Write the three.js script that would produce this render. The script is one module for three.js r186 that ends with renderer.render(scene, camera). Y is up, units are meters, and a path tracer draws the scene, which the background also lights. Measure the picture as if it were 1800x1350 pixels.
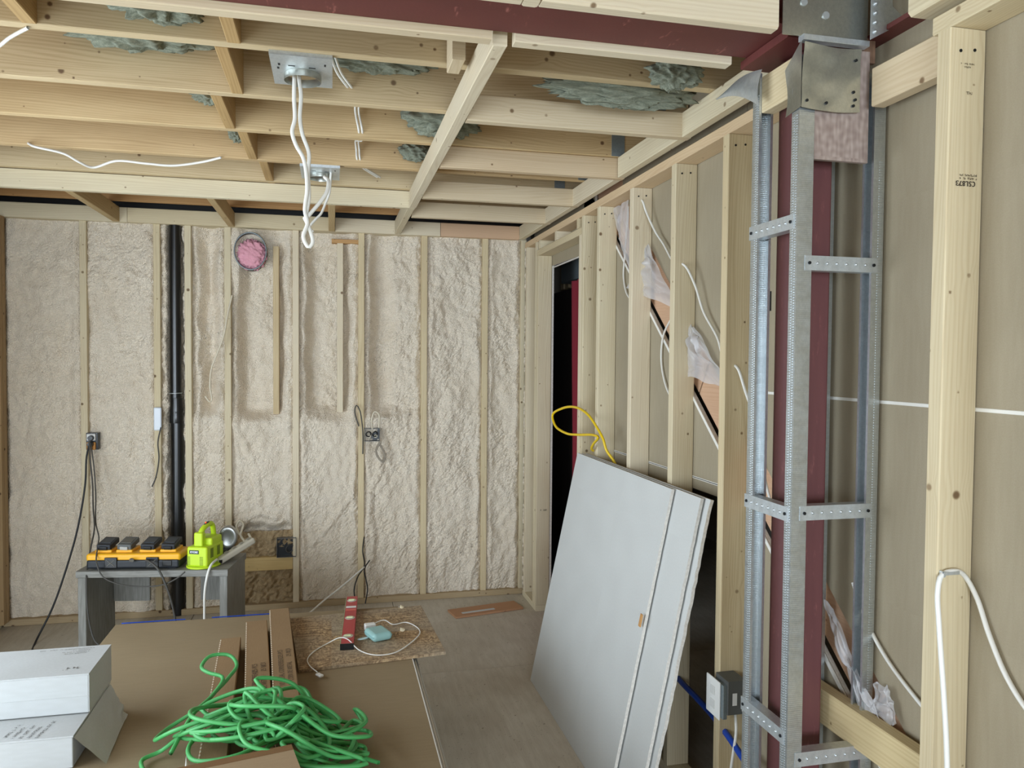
import * as THREE from 'three';
import { RoundedBoxGeometry } from 'three/addons/geometries/RoundedBoxGeometry.js';
import { mergeGeometries } from 'three/addons/utils/BufferGeometryUtils.js';
import { RectAreaLightUniformsLib } from 'three/addons/lights/RectAreaLightUniformsLib.js';
import { createNoise2D, createNoise3D } from 'simplex-noise';

// ---------------------------------------------------------------- camera, light, exposure
const scene = new THREE.Scene();
const renderer = new THREE.WebGLRenderer({ antialias: true });
renderer.toneMapping = THREE.LinearToneMapping;
renderer.toneMappingExposure = 1.0;
renderer.shadowMap.enabled = true;
renderer.shadowMap.type = THREE.PCFSoftShadowMap;

const camera = new THREE.PerspectiveCamera(53.2, 4 / 3, 0.05, 60);
{
  const R = Math.PI / 180, yaw = 13.24 * R, pitch = -1.85 * R, roll = 0.46 * R;
  const F = new THREE.Vector3(Math.sin(yaw) * Math.cos(pitch), Math.sin(pitch), -Math.cos(yaw) * Math.cos(pitch));
  const side = new THREE.Vector3().crossVectors(F, new THREE.Vector3(0, 1, 0)).normalize();
  const up = new THREE.Vector3().crossVectors(side, F);
  camera.up.copy(up.multiplyScalar(Math.cos(roll)).addScaledVector(side, -Math.sin(roll)));
  camera.position.set(0, 1.6, 0);
  camera.lookAt(F.add(camera.position));
}
// an overcast sky, seen and felt only through the glass door on the left and the window behind the camera
scene.background = new THREE.Color().setRGB(0.74, 0.87, 1.0);
scene.backgroundIntensity = 0.8;
RectAreaLightUniformsLib.init();
{
  const door = new THREE.RectAreaLight(new THREE.Color().setRGB(0.86, 0.97, 1.07), 4.85, 2.55, 1.95);
  door.position.set(-1.9, 1.12, -2.3); door.lookAt(1, 1.12, -2.3); door.castShadow = true; scene.add(door);
  const beside = new THREE.RectAreaLight(new THREE.Color().setRGB(0.84, 0.96, 1.07), 4.7, 2.7, 1.36);
  beside.position.set(-1.9, 1.42, 1.8); beside.lookAt(1, 1.42, 1.8); beside.castShadow = true; scene.add(beside);
  const front = new THREE.RectAreaLight(new THREE.Color().setRGB(0.82, 0.95, 1.1), 20.5, 2.6, 1.7);
  front.position.set(-0.25, 1.31, 5.05); front.lookAt(-0.25, 1.31, -2); front.castShadow = true; scene.add(front);
}

// ---------------------------------------------------------------- helpers
let seed = 20240611;
const rnd = () => { seed |= 0; seed = (seed + 0x6D2B79F5) | 0; let t = Math.imul(seed ^ (seed >>> 15), 1 | seed); t = (t + Math.imul(t ^ (t >>> 7), 61 | t)) ^ t; return ((t ^ (t >>> 14)) >>> 0) / 4294967296; };
const rr = (a, b) => a + (b - a) * rnd();
const n2 = createNoise2D(rnd), n3 = createNoise3D(rnd);
const V = (x, y, z) => new THREE.Vector3(x, y, z);
const ss = (a, b, x) => { const t = Math.min(1, Math.max(0, (x - a) / (b - a))); return t * t * (3 - 2 * t); };
const taken = {};
const numbered = (n) => { const k = taken[n] = (taken[n] ?? -1) + 1; return k ? n + '_' + String(k).padStart(3, '0') : n; };
function thing(name, label, category, group, at = [0, 0, 0], turn = 0) {
  const o = new THREE.Group(); o.name = numbered(name); o.position.set(...at); o.rotation.y = turn;
  o.userData = { label, category }; if (group) o.userData.group = group; scene.add(o); return o;
}
function structure(name, label, category = 'structure') {
  const o = new THREE.Group(); o.name = name; o.userData = { kind: 'structure', label, category }; scene.add(o); return o;
}
function mesh(name, geo, mat, parent, at, rot) {
  const m = new THREE.Mesh(geo, mat); m.name = name; m.castShadow = m.receiveShadow = true;
  if (at) m.position.set(...at); if (rot) m.rotation.set(...rot);
  if (parent) parent.add(m); return m;
}
function single(name, geo, mat, label, category, group, at, rot) {
  const m = mesh(numbered(name), geo, mat, scene, at, rot); m.userData = { label, category }; if (group) m.userData.group = group; return m;
}
// a prism with eased long edges along its longest side, texture running in metres along the grain
function prismGeo(sx, sy, sz, c = 0.0025, grain = true) {
  const s = [sx, sy, sz], ax = grain ? s.indexOf(Math.max(...s)) : 1, L = s[ax], [p, q] = [0, 1, 2].filter((i) => i !== ax);
  const w = s[p] / 2, h = s[q] / 2; c = Math.min(c, w * 0.45, h * 0.45);
  const oct = [[-w + c, -h], [w - c, -h], [w, -h + c], [w, h - c], [w - c, h], [-w + c, h], [-w, h - c], [-w, -h + c]];
  const uo = rr(0, Math.max(0.05, 3 - L)), vo = rr(0, 0.5), pos = [], uv = [];
  const pt = (o, t) => { const r = [0, 0, 0]; r[ax] = t; r[p] = o[0]; r[q] = o[1]; return r; };
  const tri = (a, b, d, ua, ub, ud) => {
    const n = V(...b).sub(V(...a)).cross(V(...d).sub(V(...a))), m = V(a[0] + b[0] + d[0], a[1] + b[1] + d[1], a[2] + b[2] + d[2]);
    if (n.dot(m) >= 0) { pos.push(...a, ...b, ...d); uv.push(...ua, ...ub, ...ud); } else { pos.push(...a, ...d, ...b); uv.push(...ua, ...ud, ...ub); }
  };
  let per = 0;
  for (let i = 0; i < 8; i++) {
    const a = oct[i], b = oct[(i + 1) % 8], len = Math.hypot(b[0] - a[0], b[1] - a[1]);
    const A = pt(a, -L / 2), B = pt(b, -L / 2), C = pt(b, L / 2), D = pt(a, L / 2);
    const ua = [uo, vo + per], ub = [uo, vo + per + len], uc = [uo + L, vo + per + len], ud = [uo + L, vo + per];
    tri(A, B, C, ua, ub, uc); tri(A, C, D, ua, uc, ud); per += len;
  }
  for (const t of [-L / 2, L / 2]) for (let i = 1; i < 7; i++) {
    const f = (o) => [uo + o[0] * 0.15, vo + o[1]];
    tri(pt(oct[0], t), pt(oct[i], t), pt(oct[i + 1], t), f(oct[0]), f(oct[i]), f(oct[i + 1]));
  }
  const g = new THREE.BufferGeometry();
  g.setAttribute('position', new THREE.Float32BufferAttribute(pos, 3)); g.setAttribute('uv', new THREE.Float32BufferAttribute(uv, 2));
  g.computeVertexNormals(); return g;
}
const span = (x, y, z) => [[(x[0] + x[1]) / 2, (y[0] + y[1]) / 2, (z[0] + z[1]) / 2], [Math.abs(x[1] - x[0]), Math.abs(y[1] - y[0]), Math.abs(z[1] - z[0])]];
function board(parent, name, x, y, z, mat, c) { const [at, s] = span(x, y, z); return mesh(name, prismGeo(...s, c), mat, parent, at); }
function rbox(parent, name, x, y, z, mat, r = 0.004, seg = 2) { const [at, s] = span(x, y, z); return mesh(name, new RoundedBoxGeometry(...s, seg, Math.min(r, Math.min(...s) * 0.49)), mat, parent, at); }
function tubeGeo(pts, r, seg, rad = 7, closed = false) { return new THREE.TubeGeometry(new THREE.CatmullRomCurve3(pts.map((p) => V(...p)), closed, 'centripetal'), seg ?? pts.length * 8, r, rad, closed); }
function wire(name, pts, r, mat, label, category = 'cable', group) { return single(name, tubeGeo(pts, r), mat, label, category, group); }
const merge = (l) => mergeGeometries(l.map((g) => { const h = g.index ? g.toNonIndexed() : g; for (const k of Object.keys(h.attributes)) if (!['position', 'normal', 'uv'].includes(k)) h.deleteAttribute(k); return h; }));
const moved = (g, x, y, z, rx = 0, ry = 0, rz = 0) => { g.applyMatrix4(new THREE.Matrix4().makeRotationFromEuler(new THREE.Euler(rx, ry, rz))); g.translate(x, y, z); return g; };
function poly(pts, depth, bevel = 0) {
  const s = new THREE.Shape(pts.map((p) => new THREE.Vector2(...p)));
  return new THREE.ExtrudeGeometry(s, { depth, bevelEnabled: bevel > 0, bevelSize: bevel, bevelThickness: bevel, bevelSegments: 1 });
}
function grid(nx, ny, fn) {                                   // fn(u, v) -> [x, y, z]; uv in metres of x, y
  const pos = [], uv = [], idx = [];
  for (let j = 0; j <= ny; j++) for (let i = 0; i <= nx; i++) { const p = fn(i / nx, j / ny); pos.push(p[0], p[1], p[2]); uv.push(p[3] ?? p[0], p[4] ?? p[1]); }
  for (let j = 0; j < ny; j++) for (let i = 0; i < nx; i++) { const a = j * (nx + 1) + i, b = a + 1, c = a + nx + 1, d = c + 1; idx.push(a, b, d, a, d, c); }
  const g = new THREE.BufferGeometry();
  g.setAttribute('position', new THREE.Float32BufferAttribute(pos, 3)); g.setAttribute('uv', new THREE.Float32BufferAttribute(uv, 2)); g.setIndex(idx); g.computeVertexNormals(); return g;
}

// ---------------------------------------------------------------- materials
function tex(w, h, fn, mx, my, srgb = true) {                 // fn(x, y) in metres over a patch of mx by my metres
  const d = new Uint8Array(w * h * 4);
  for (let j = 0; j < h; j++) for (let i = 0; i < w; i++) {
    const c = fn((i + 0.5) / w * mx, (j + 0.5) / h * my), k = (j * w + i) * 4;
    for (let m = 0; m < 3; m++) d[k + m] = Math.max(0, Math.min(255, Array.isArray(c) ? c[m] : c)); d[k + 3] = 255;
  }
  const t = new THREE.DataTexture(d, w, h); t.wrapS = t.wrapT = THREE.RepeatWrapping; t.magFilter = THREE.LinearFilter; t.minFilter = THREE.LinearMipmapLinearFilter; t.generateMipmaps = true;
  if (srgb) t.colorSpace = THREE.SRGBColorSpace; t.repeat.set(1 / mx, 1 / my); t.needsUpdate = true; return t;
}
const mixc = (a, b, t) => a.map((v, i) => v + (b[i] - v) * t);
const std = (o) => new THREE.MeshStandardMaterial(o);
const phys = (o) => new THREE.MeshPhysicalMaterial(o);
function woodTex(base, dark, knotc, knots, contrast, off) {
  const K = []; for (let i = 0; i < knots; i++) K.push([rr(0, 3), rr(0, 0.5), i % 3 ? rr(0.002, 0.005) : rr(0.005, 0.011), rr(0.5, 1)]);
  return tex(1024, 256, (x, y) => {
    let yy = y, kn = 0;
    for (const [kx, ky, r, s] of K) {
      const dx = (x - kx) / 1.5, dy = y - ky, d = Math.hypot(dx, dy);
      yy += dy * Math.exp(-(d * d) / (r * r * 7)) * 0.9;
      kn = Math.max(kn, s * (1 - ss(r * 0.55, r * 1.15, Math.hypot((x - kx), dy))));
    }
    const warp = n2(x * 0.9 + off, yy * 9) * 0.012 + n2(x * 0.35 + off, 7) * 0.02;
    const ring = 0.5 + 0.5 * Math.sin((yy + warp) * 620 + 2.5 * n2(x * 0.5, yy * 25 + off));
    const fine = n2(x * 7 + off, y * 420) * 0.5 + n2(x * 2.2, y * 160 + off) * 0.5;
    const blot = n2(x * 1.8 + off, y * 5);
    let c = mixc(base, dark, Math.max(0, contrast * (0.35 * ring * ring + 0.22 * fine + 0.16 * blot + 0.05)));
    if (kn > 0) c = mixc(c, knotc, kn * 0.9);
    return c;
  }, 3, 0.5);
}
const wood = (t, tint, rough = 0.78) => std({ map: t, color: tint ?? 0xffffff, roughness: rough });
const T_new = [woodTex([217, 205, 175], [188, 168, 134], [104, 80, 54], 60, 0.8, 3), woodTex([213, 200, 169], [182, 161, 126], [96, 74, 50], 76, 0.9, 17), woodTex([220, 207, 180], [192, 171, 138], [112, 88, 62], 46, 0.75, 41)];
const T_old = [woodTex([208, 188, 150], [168, 141, 100], [92, 66, 42], 50, 0.9, 5), woodTex([205, 184, 146], [161, 134, 95], [84, 60, 40], 60, 0.95, 29)];
const T_pink = woodTex([216, 192, 168], [190, 158, 130], [146, 110, 84], 8, 0.6, 77);
const W = [wood(T_new[0]), wood(T_new[1]), wood(T_new[2]), wood(T_new[0], 0xf8f4ec), wood(T_new[1], 0xfffaf0), wood(T_new[2], 0xf4ece2)];
const J = [wood(T_old[0]), wood(T_old[1]), wood(T_old[0], 0xfaf2e6), wood(T_old[1], 0xfff6ea)];
const Worange = wood(T_old[0], 0xf0d0b0), Wpale = wood(T_new[2], 0xf2ece4), Wpink = wood(T_pink, 0xf4e6d6), Wstair = wood(T_pink, 0xf2dfd0), Wdusty = wood(T_new[1], 0xd4c8ba);
const pick = (l) => l[Math.floor(rnd() * l.length)];

const foamBump = tex(1024, 1024, (x, y) => { const a = Math.abs(n2(x * 80, y * 80)), b = n2(x * 210 + 4, y * 210); const c = Math.abs(n2(x * 48 + 9, y * 48)); return 70 + 90 * Math.sqrt(a) + 45 * c + 22 * b; }, 1, 1, false);
const foamTint = tex(256, 256, (x, y) => { const n = 0.5 * n2(x * 2.2, y * 1.7) + 0.35 * n2(x * 9, y * 9 + 3) + 0.3 * n2(x * 60, y * 60); return mixc([241, 229, 210], [226, 209, 184], 0.35 + 0.3 * n); }, 1, 1);
const Mfoam = std({ map: foamTint, bumpMap: foamBump, bumpScale: 0.012, roughness: 0.6 });
const Mkraft = std({ map: tex(512, 512, (x, y) => { const n = n2(x * 3, y * 3) * 0.35 + n2(x * 60, y * 8) * 0.25 + n2(x * 220, y * 220) * 0.4; return mixc([170, 159, 136], [148, 136, 112], 0.45 + 0.35 * n); }, 1, 1), roughness: 0.86 });
const Mgyppaper = std({ map: tex(256, 256, (x, y) => { const n = n2(x * 120, y * 120) * 0.5 + n2(x * 4, y * 4) * 0.4; return mixc([206, 208, 205], [194, 195, 192], 0.5 + 0.4 * n); }, 1, 1), roughness: 0.8 });
const Mgyp = std({ map: tex(256, 256, (x, y) => { const n = n2(x * 70, y * 70) * 0.6 + n2(x * 200, y * 200) * 0.4; return mixc([226, 222, 212], [196, 190, 180], 0.45 + 0.5 * n); }, 0.6, 0.6), roughness: 0.95 });
const Mcard = std({ map: tex(512, 512, (x, y) => { const n = n2(x * 2.5, y * 2.5) * 0.35 + n2(x * 14, y * 180) * 0.3 + n2(x * 260, y * 260) * 0.35; return mixc([176, 152, 120], [152, 127, 96], 0.45 + 0.4 * n); }, 1, 1), roughness: 0.85 });
const Mcard2 = std({ map: Mcard.map, color: 0xe6dccb, roughness: 0.85 });
const McardIn = std({ map: Mcard.map, color: 0xc4a987, roughness: 0.9 });
const Mwhitecard = std({ map: tex(256, 256, (x, y) => { const n = n2(x * 5, y * 5) * 0.4 + n2(x * 90, y * 90) * 0.4; return mixc([192, 195, 195], [176, 178, 176], 0.4 + 0.4 * n); }, 0.6, 0.6), roughness: 0.75 });
const Mfloor = std({ map: tex(1024, 1024, (x, y) => { const g = n2(x * 3, y * 26) * 0.3 + n2(x * 10, y * 110) * 0.22 + n2(x * 1.4, y * 1.4 + 8) * 0.45 + n2(x * 6, y * 6) * 0.25, s = n2(x * 38 + 5, y * 38), t = s > 0.8 ? (s - 0.8) * 3 : 0; return mixc(mixc([206, 199, 184], [176, 166, 148], 0.42 + 0.5 * g), [96, 84, 68], t); }, 2, 2), roughness: 0.82 });
const Mosb = std({ map: tex(512, 512, (x, y) => { const a = n2(x * 30 + 2 * n2(x * 8, y * 8), y * 38), b = n2(x * 95, y * 80 + a), c = n2(x * 2.4, y * 2.4); return mixc(mixc([196, 166, 124], [112, 86, 58], 0.45 + 0.5 * a + 0.35 * b), [158, 152, 140], 0.3 + 0.4 * c); }, 0.8, 0.8), roughness: 0.8 });
const galvTex = tex(256, 256, (x, y) => { const n = n2(x * 60, y * 60) * 0.5 + n2(x * 160, y * 160) * 0.5; return mixc([212, 218, 220], [192, 199, 202], 0.5 + 0.5 * n); }, 0.4, 0.4);
const galvRough = tex(256, 256, (x, y) => 138 + 16 * n2(x * 25, y * 25) + 8 * n2(x * 90, y * 90), 0.4, 0.4, false);
const Mgalv = std({ map: galvTex, roughnessMap: galvRough, roughness: 0.78, metalness: 0.75 });
const knurl = tex(8, 32, (x, y) => 128 + 127 * Math.sin(y / 0.005 * Math.PI * 2), 0.005, 0.005, false);
const Mstud = std({ map: galvTex, roughnessMap: galvRough, roughness: 0.62, metalness: 0.88, bumpMap: knurl, bumpScale: 0.00015 });
const Mshiny = std({ map: galvTex, color: 0xf0ece0, roughness: 0.3, metalness: 0.88 });
const Mgalvdull = std({ map: galvTex, color: 0xb8c0c2, roughness: 0.55, metalness: 0.75 });
const redTex = (c, d, sc) => tex(512, 512, (x, y) => { const n = n2(x * 5, y * 5) * 0.4 + n2(x * 130, y * 130) * 0.35, s = ss(0.55, 0.85, n2(x * 4.5 + 3, y * 20)) * Math.max(0, n2(x * 30, y * 120)); return mixc(mixc(c, d, 0.4 + 0.4 * n), [196, 128, 118], s * sc); }, 1, 1);
const Mred = std({ map: redTex([110, 54, 49], [90, 42, 39], 0.7), roughness: 0.55 });
const Mredpost = std({ map: redTex([106, 62, 61], [90, 50, 51], 0.4), roughness: 0.5 });
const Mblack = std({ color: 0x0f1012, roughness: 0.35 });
const Mabs = phys({ color: 0x0b0d0f, roughness: 0.32, clearcoat: 0.3, clearcoatRoughness: 0.25 });
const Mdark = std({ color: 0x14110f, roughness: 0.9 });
const Mwool = std({ map: tex(256, 256, (x, y) => { const n = n2(x * 26, y * 26) * 0.5 + n2(x * 110, y * 110) * 0.5; return mixc([160, 163, 144], [98, 104, 90], 0.5 + 0.5 * n); }, 0.3, 0.3), roughness: 1 });
const Mwoolbrown = std({ map: tex(256, 256, (x, y) => { const n = n2(x * 20, y * 20) * 0.5 + n2(x * 90, y * 90) * 0.5; return mixc([182, 160, 124], [138, 116, 84], 0.5 + 0.5 * n); }, 0.4, 0.4), roughness: 1 });
const Mpinkwool = std({ map: tex(128, 128, (x, y) => { const n = n2(x * 50, y * 50) * 0.5 + n2(x * 180, y * 180) * 0.5; return mixc([236, 184, 192], [206, 132, 150], 0.45 + 0.5 * n); }, 0.2, 0.2), roughness: 1 });
const Mwhite = std({ color: 0xe4e4e0, roughness: 0.5 }), Mcable = std({ color: 0xe6e4dc, roughness: 0.45 }), Mcabledark = std({ color: 0x17191b, roughness: 0.5 });
const Mcream = std({ color: 0xd9cfb8, roughness: 0.6 });
const Mgreycord = std({ color: 0x4a4844, roughness: 0.6 }), Myellowcable = std({ color: 0xe6c21c, roughness: 0.4 }), Mblue = std({ color: 0x1e46a8, roughness: 0.4 });
const Mgreen = std({ map: tex(64, 64, (x, y) => mixc([86, 180, 102], [66, 152, 82], 0.5 + 0.5 * n2(x * 60, y * 60)), 0.2, 0.2), roughness: 0.5 });
const Myellow = std({ color: 0xf0b01c, roughness: 0.45 }), Mcharcoal = std({ color: 0x1b1f26, roughness: 0.5 }), Mdust = std({ color: 0x6a675f, roughness: 0.8 });
const Mlime = std({ color: 0xbfdb26, roughness: 0.45 }), Mlimedark = std({ color: 0x6f8412, roughness: 0.6 });
const Mbench = std({ map: tex(512, 256, (x, y) => { const n = n2(x * 5, y * 70) * 0.5 + n2(x * 16, y * 220) * 0.3 + n2(x * 2, y * 3) * 0.25; return mixc([150, 150, 144], [108, 106, 100], 0.5 + 0.5 * n); }, 1, 0.6), roughness: 0.6 });
const Mweather = std({ map: tex(256, 256, (x, y) => { const n = n2(x * 12, y * 80) * 0.5 + n2(x * 40, y * 40) * 0.5; return mixc([178, 162, 152], [130, 112, 104], 0.5 + 0.5 * n); }, 0.4, 0.4), roughness: 0.85 });
const Mplastic = phys({ color: 0xf4f4f6, roughness: 0.3, transmission: 0.6, thickness: 0, side: THREE.DoubleSide });
const Mglass = phys({ color: 0xffffff, roughness: 0.02, transmission: 1, thickness: 0 });
const Mscrew = std({ color: 0x26282a, roughness: 0.5, metalness: 0.6 });
const Mplaster = std({ color: 0xb9b2a6, roughness: 0.9 });
function stamp(lines, w, h, color, o = {}) {                   // flat print on transparent ground
  const px = o.px ?? 512, c = document.createElement('canvas'); c.width = px; c.height = Math.round(px * h / w);
  const x = c.getContext('2d'); x.clearRect(0, 0, c.width, c.height); if (o.ground) { x.fillStyle = o.ground; x.fillRect(0, 0, c.width, c.height); }
  x.fillStyle = color; x.textBaseline = 'middle'; x.textAlign = o.align ?? 'left';
  for (const [s, u, v, size, bold] of lines) {
    if (s[0] === '~') {                                        // print too small to read: rows of irregular marks
      const n = +s.slice(1), w0 = size * c.height; let q = u * c.width;
      for (let k = 0; k < n; k++) { const w = w0 * (0.25 + 0.3 * rnd()); if (rnd() > 0.14) { x.fillRect(q, v * c.height - w0 * 0.4, w * 0.35, w0 * (0.5 + 0.4 * rnd())); x.fillRect(q, v * c.height - w0 * (0.4 - 0.7 * rnd()), w, w0 * 0.16); } q += w + w0 * 0.16; }
      continue;
    }
    x.font = (bold ? 'bold ' : '') + Math.round(size * c.height) + 'px sans-serif'; x.fillText(s, u * c.width, v * c.height); }
  const t = new THREE.CanvasTexture(c); t.colorSpace = THREE.SRGBColorSpace;
  return std({ map: t, transparent: !o.ground, roughness: 0.8, polygonOffset: true, polygonOffsetFactor: -1 });
}
const INK = '#3a342c';

// ================================================================ THE SETTING
const ZB = -5.04, XR = 1.26, XB = 1.35, HC = 2.40, HJ = 2.49;
// ---------------------------------------------------------------- floor
const floor = structure('floor', 'grey brown plywood subfloor sheets of the unfinished room', 'floor');
board(floor, 'slab', [-2.1, 3.4], [-0.12, -0.02], [-6.7, 5.3], Mplaster, 0.001);
for (let i = 0; i < 5; i++) for (let j = 0; j < 5; j++) {
  const x0 = -2.05 + i * 1.22 - (j % 2) * 0.5, z0 = -6.6 + j * 2.44 + 0.32;
  const a = Math.max(-2.05, x0), b = Math.min(3.35, x0 + 1.217), c = Math.max(-6.6, z0), d = Math.min(5.2, z0 + 2.437);
  if (b - a > 0.05 && d - c > 0.05) mesh('plywood_sheet', prismGeo(b - a, 0.02, d - c, 0.0015), Mfloor, floor, [(a + b) / 2, -0.01, (c + d) / 2]);
}

// ---------------------------------------------------------------- back wall with sprayed foam
const wallBack = structure('wall_back', 'back wall of wooden studs filled with cream spray foam', 'wall');
board(wallBack, 'sheathing', [-2.05, 1.42], [-0.02, 2.75], [-5.32, -5.22], Mplaster, 0.001);
const studX = [-1.44, -1.034, -0.627, -0.221, 0.186, 0.592, 0.998];
for (const x of [...studX, 1.262]) board(wallBack, 'stud', [x - 0.019, x + 0.019], [0.038, HC], [ZB - 0.089, ZB + rr(-0.002, 0.002)], pick(W));
board(wallBack, 'stud', [-0.877, -0.839], [0.038, HC], [ZB - 0.089, ZB], W[0]);
board(wallBack, 'furring_stud', [-0.361, -0.325], [1.24, 2.30], [ZB - 0.11, ZB - 0.035], J[0]);
board(wallBack, 'furring_stud', [0.034, 0.072], [1.25, 2.335], [ZB - 0.11, ZB - 0.03], W[2]);
board(wallBack, 'furring_block', [0.0, 0.17], [2.335, 2.36], [ZB - 0.1, ZB - 0.02], Worange);
board(wallBack, 'bottom_plate', [-1.88, 1.28], [0, 0.038], [ZB - 0.089, ZB + 0.008], Wdusty);
for (const [a, b, m] of [[-1.88, -1.19, W[0]], [-1.188, 0.02, W[3]], [0.022, 0.69, W[2]], [0.693, 1.222, Wpink]]) board(wallBack, 'ceiling_ledger', [a, b], [HC, 2.488], [ZB - 0.012, ZB + 0.026], m);
board(wallBack, 'top_plate', [-1.88, 1.28], [HC, 2.438], [ZB - 0.089, ZB - 0.014], W[1]);
board(wallBack, 'blocking', [-0.605, -0.242], [0.248, 0.332], [ZB - 0.06, ZB - 0.008], wood(T_new[1], 0xf4e2b8));

const ridges = [
  [[[-0.59, 1.18], [-0.52, 1.02], [-0.46, 0.88], [-0.45, 0.73], [-0.44, 0.61]], 0.016], [[[-0.57, 0.5], [-0.55, 0.58], [-0.45, 0.61], [-0.33, 0.58], [-0.26, 0.49]], 0.016],
  [[[0.32, 0.97], [0.31, 0.86], [0.26, 0.75], [0.24, 0.6], [0.26, 0.45], [0.26, 0.28]], 0.018], [[[0.15, 0.97], [0.13, 0.71], [0.03, 0.57], [-0.12, 0.39]], 0.014],
  [[[0.96, 0.8], [0.95, 0.34], [0.9, 0.03]], 0.012], [[[0.24, 1.21], [0.42, 1.21], [0.53, 1.25]], 0.012], [[[-1.12, 0.8], [-1.13, 0.02]], 0.03],
  [[[-0.74, 1.98], [-0.75, 1.7], [-0.79, 1.34], [-0.8, 1.19]], 0.016], [[[-0.7, 1.4], [-0.64, 1.3]], 0.025], [[[0.33, 1.13], [0.36, 1.0], [0.3, 0.9]], 0.012],
];
const segDist = (px, py, a, b) => { const dx = b[0] - a[0], dy = b[1] - a[1], t = Math.min(1, Math.max(0, ((px - a[0]) * dx + (py - a[1]) * dy) / (dx * dx + dy * dy))); return Math.hypot(px - a[0] - t * dx, py - a[1] - t * dy); };
function recess(x, y, x0, x1, o) {                             // how far behind the stud faces the foam surface lies
  const wob = 0.03 * n2(y * 3, x * 2 + 9), e = Math.min(x - x0, x1 - x), big = n2(x * 4.5, y * 2.2), mid = n2(x * 13, y * 9 + 4);
  const wx = x + 0.012 * n2(x * 18 + 3, y * 18), wy = y + 0.012 * n2(x * 18, y * 18 + 8);
  let rough = Math.max(0, Math.min(1, (o.rough ?? 0.5) + 0.5 * n2(x * 2.5 + 20, y * 1.7) + (o.pop ? o.pop(x, y) : 0)));
  const pillow = Math.sqrt(Math.abs(n2(wx * 30, wy * 26))) * 0.0125 + Math.sqrt(Math.abs(n2(wx * 56, wy * 52))) * 0.005;
  let d = 0.026 + (o.off ?? 0) - 0.013 * big - 0.007 * mid - (pillow - 0.011) * (0.3 + 1.1 * rough);
  d -= 0.016 * Math.exp(-Math.pow((e - 0.028 - wob * 0.4) / 0.018, 2)) * (o.lip ?? 0.6);         // swelling beside the studs
  d += 0.01 * (1 - ss(0, 0.012, e));
  if (o.deep) {
    const top = ss(1.19 + wob, 1.29 + wob, y) * (1 - 0.55 * ss(2.26, 2.36, y));
    let k = ss(0.03 + wob * 0.4, 0.10 + wob * 0.6, o.deep === 2 ? x - x0 : e);
    if (o.deep === 2) k *= 1 - ss(0.12 + wob, 0.20 + wob, x - x0) * 0.85;
    d += top * (0.02 + 0.085 * k);
    d -= (1 - top) * 0.012 * Math.exp(-Math.pow((y - 1.17 - wob) / 0.05, 2));
  }
  for (const [line, r] of ridges) for (let i = 0; i + 1 < line.length; i++) { const q = segDist(x + wob * 0.2, y, line[i], line[i + 1]); if (q < r * 1.6) { d -= 0.9 * r * Math.max(0, 1 - (q / (r * 1.5)) ** 2); break; } }
  if (o.hole) d += o.hole(x, y);
  return Math.min(0.15, Math.max(-0.006, d));
}
const bays = [
  [-1.875, -1.459, { rough: 0.2, off: 0.004 }],
  [-1.421, -1.053, { rough: 0.5, pop: (x, y) => 0.9 * ss(1.95, 2.05, y + 0.05 * n2(x * 6, 1)) + 0.4 * (1 - ss(1.0, 1.15, y)), hole: (x, y) => -0.014 * ss(1.98, 2.04, y + 0.03 * n2(x * 9, 3)) - 0.008 * (1 - ss(1.05, 1.15, y)) }],
  [-1.015, -0.877, { rough: 1.2, off: 0.0, hole: (x, y) => 0.085 * Math.exp(-Math.pow((x + 0.932 + 0.006 * n2(y * 9, 2)) / (0.042 + 0.006 * n2(y * 7, 5)), 6)) + 0.014 * n2(x * 16, y * 11) }],
  [-0.839, -0.646, { rough: 0.7, deep: 1, pop: (x, y) => 0.5 * (1 - ss(1.15, 1.25, y)) }],
  [-0.608, -0.24, { rough: 0.5, deep: 1, hole: (x, y) => 0.06 * (1 - ss(0.5, 0.56, y + 0.03 * n2(x * 8, 5))) - 0.05 * Math.exp(-(((x + 0.49) / 0.17) ** 4 + ((y - 2.25) / 0.2) ** 4)) }],
  [-0.202, 0.167, { rough: 0.6, deep: 1 }],
  [0.205, 0.573, { rough: 0.75, deep: 2 }],
  [0.611, 0.979, { rough: 0.8, pop: (x, y) => 0.4 * ss(2.05, 2.2, y), hole: (x, y) => 0.014 * Math.exp(-(((x - 0.8) / 0.09) ** 4 + ((y - 1.85) / 0.3) ** 4)) }],
  [1.017, 1.243, { rough: 0.75, lip: 0.8, hole: (x, y) => 0.012 * Math.exp(-(((x - 1.15) / 0.07) ** 4 + ((y - 1.6) / 0.35) ** 4)) }],
];
for (const [x0, x1, o] of bays) {
  const nx = Math.round((x1 - x0) / 0.0065), ny = 360;
  const g = grid(nx, ny, (u, v) => { const x = x0 - 0.004 + u * (x1 - x0 + 0.008), y = 0.03 + v * 2.372; return [x, y, ZB - recess(x, y, x0, x1, o)]; });
  mesh('foam_infill', g, Mfoam, wallBack);
}
{ // foam squeezed out of the corner by the doorway
  const g = grid(10, 300, (u, v) => { const y = 0.02 + v * 2.33; return [1.262 + u * 0.09, y, -4.985 + u * 0.03 + 0.035 * Math.abs(n2(y * 14, u * 3)) - 0.03 + 0.02 * n2(y * 40, u * 6)]; });
  mesh('foam_infill', g, Mfoam, wallBack);
}

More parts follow.
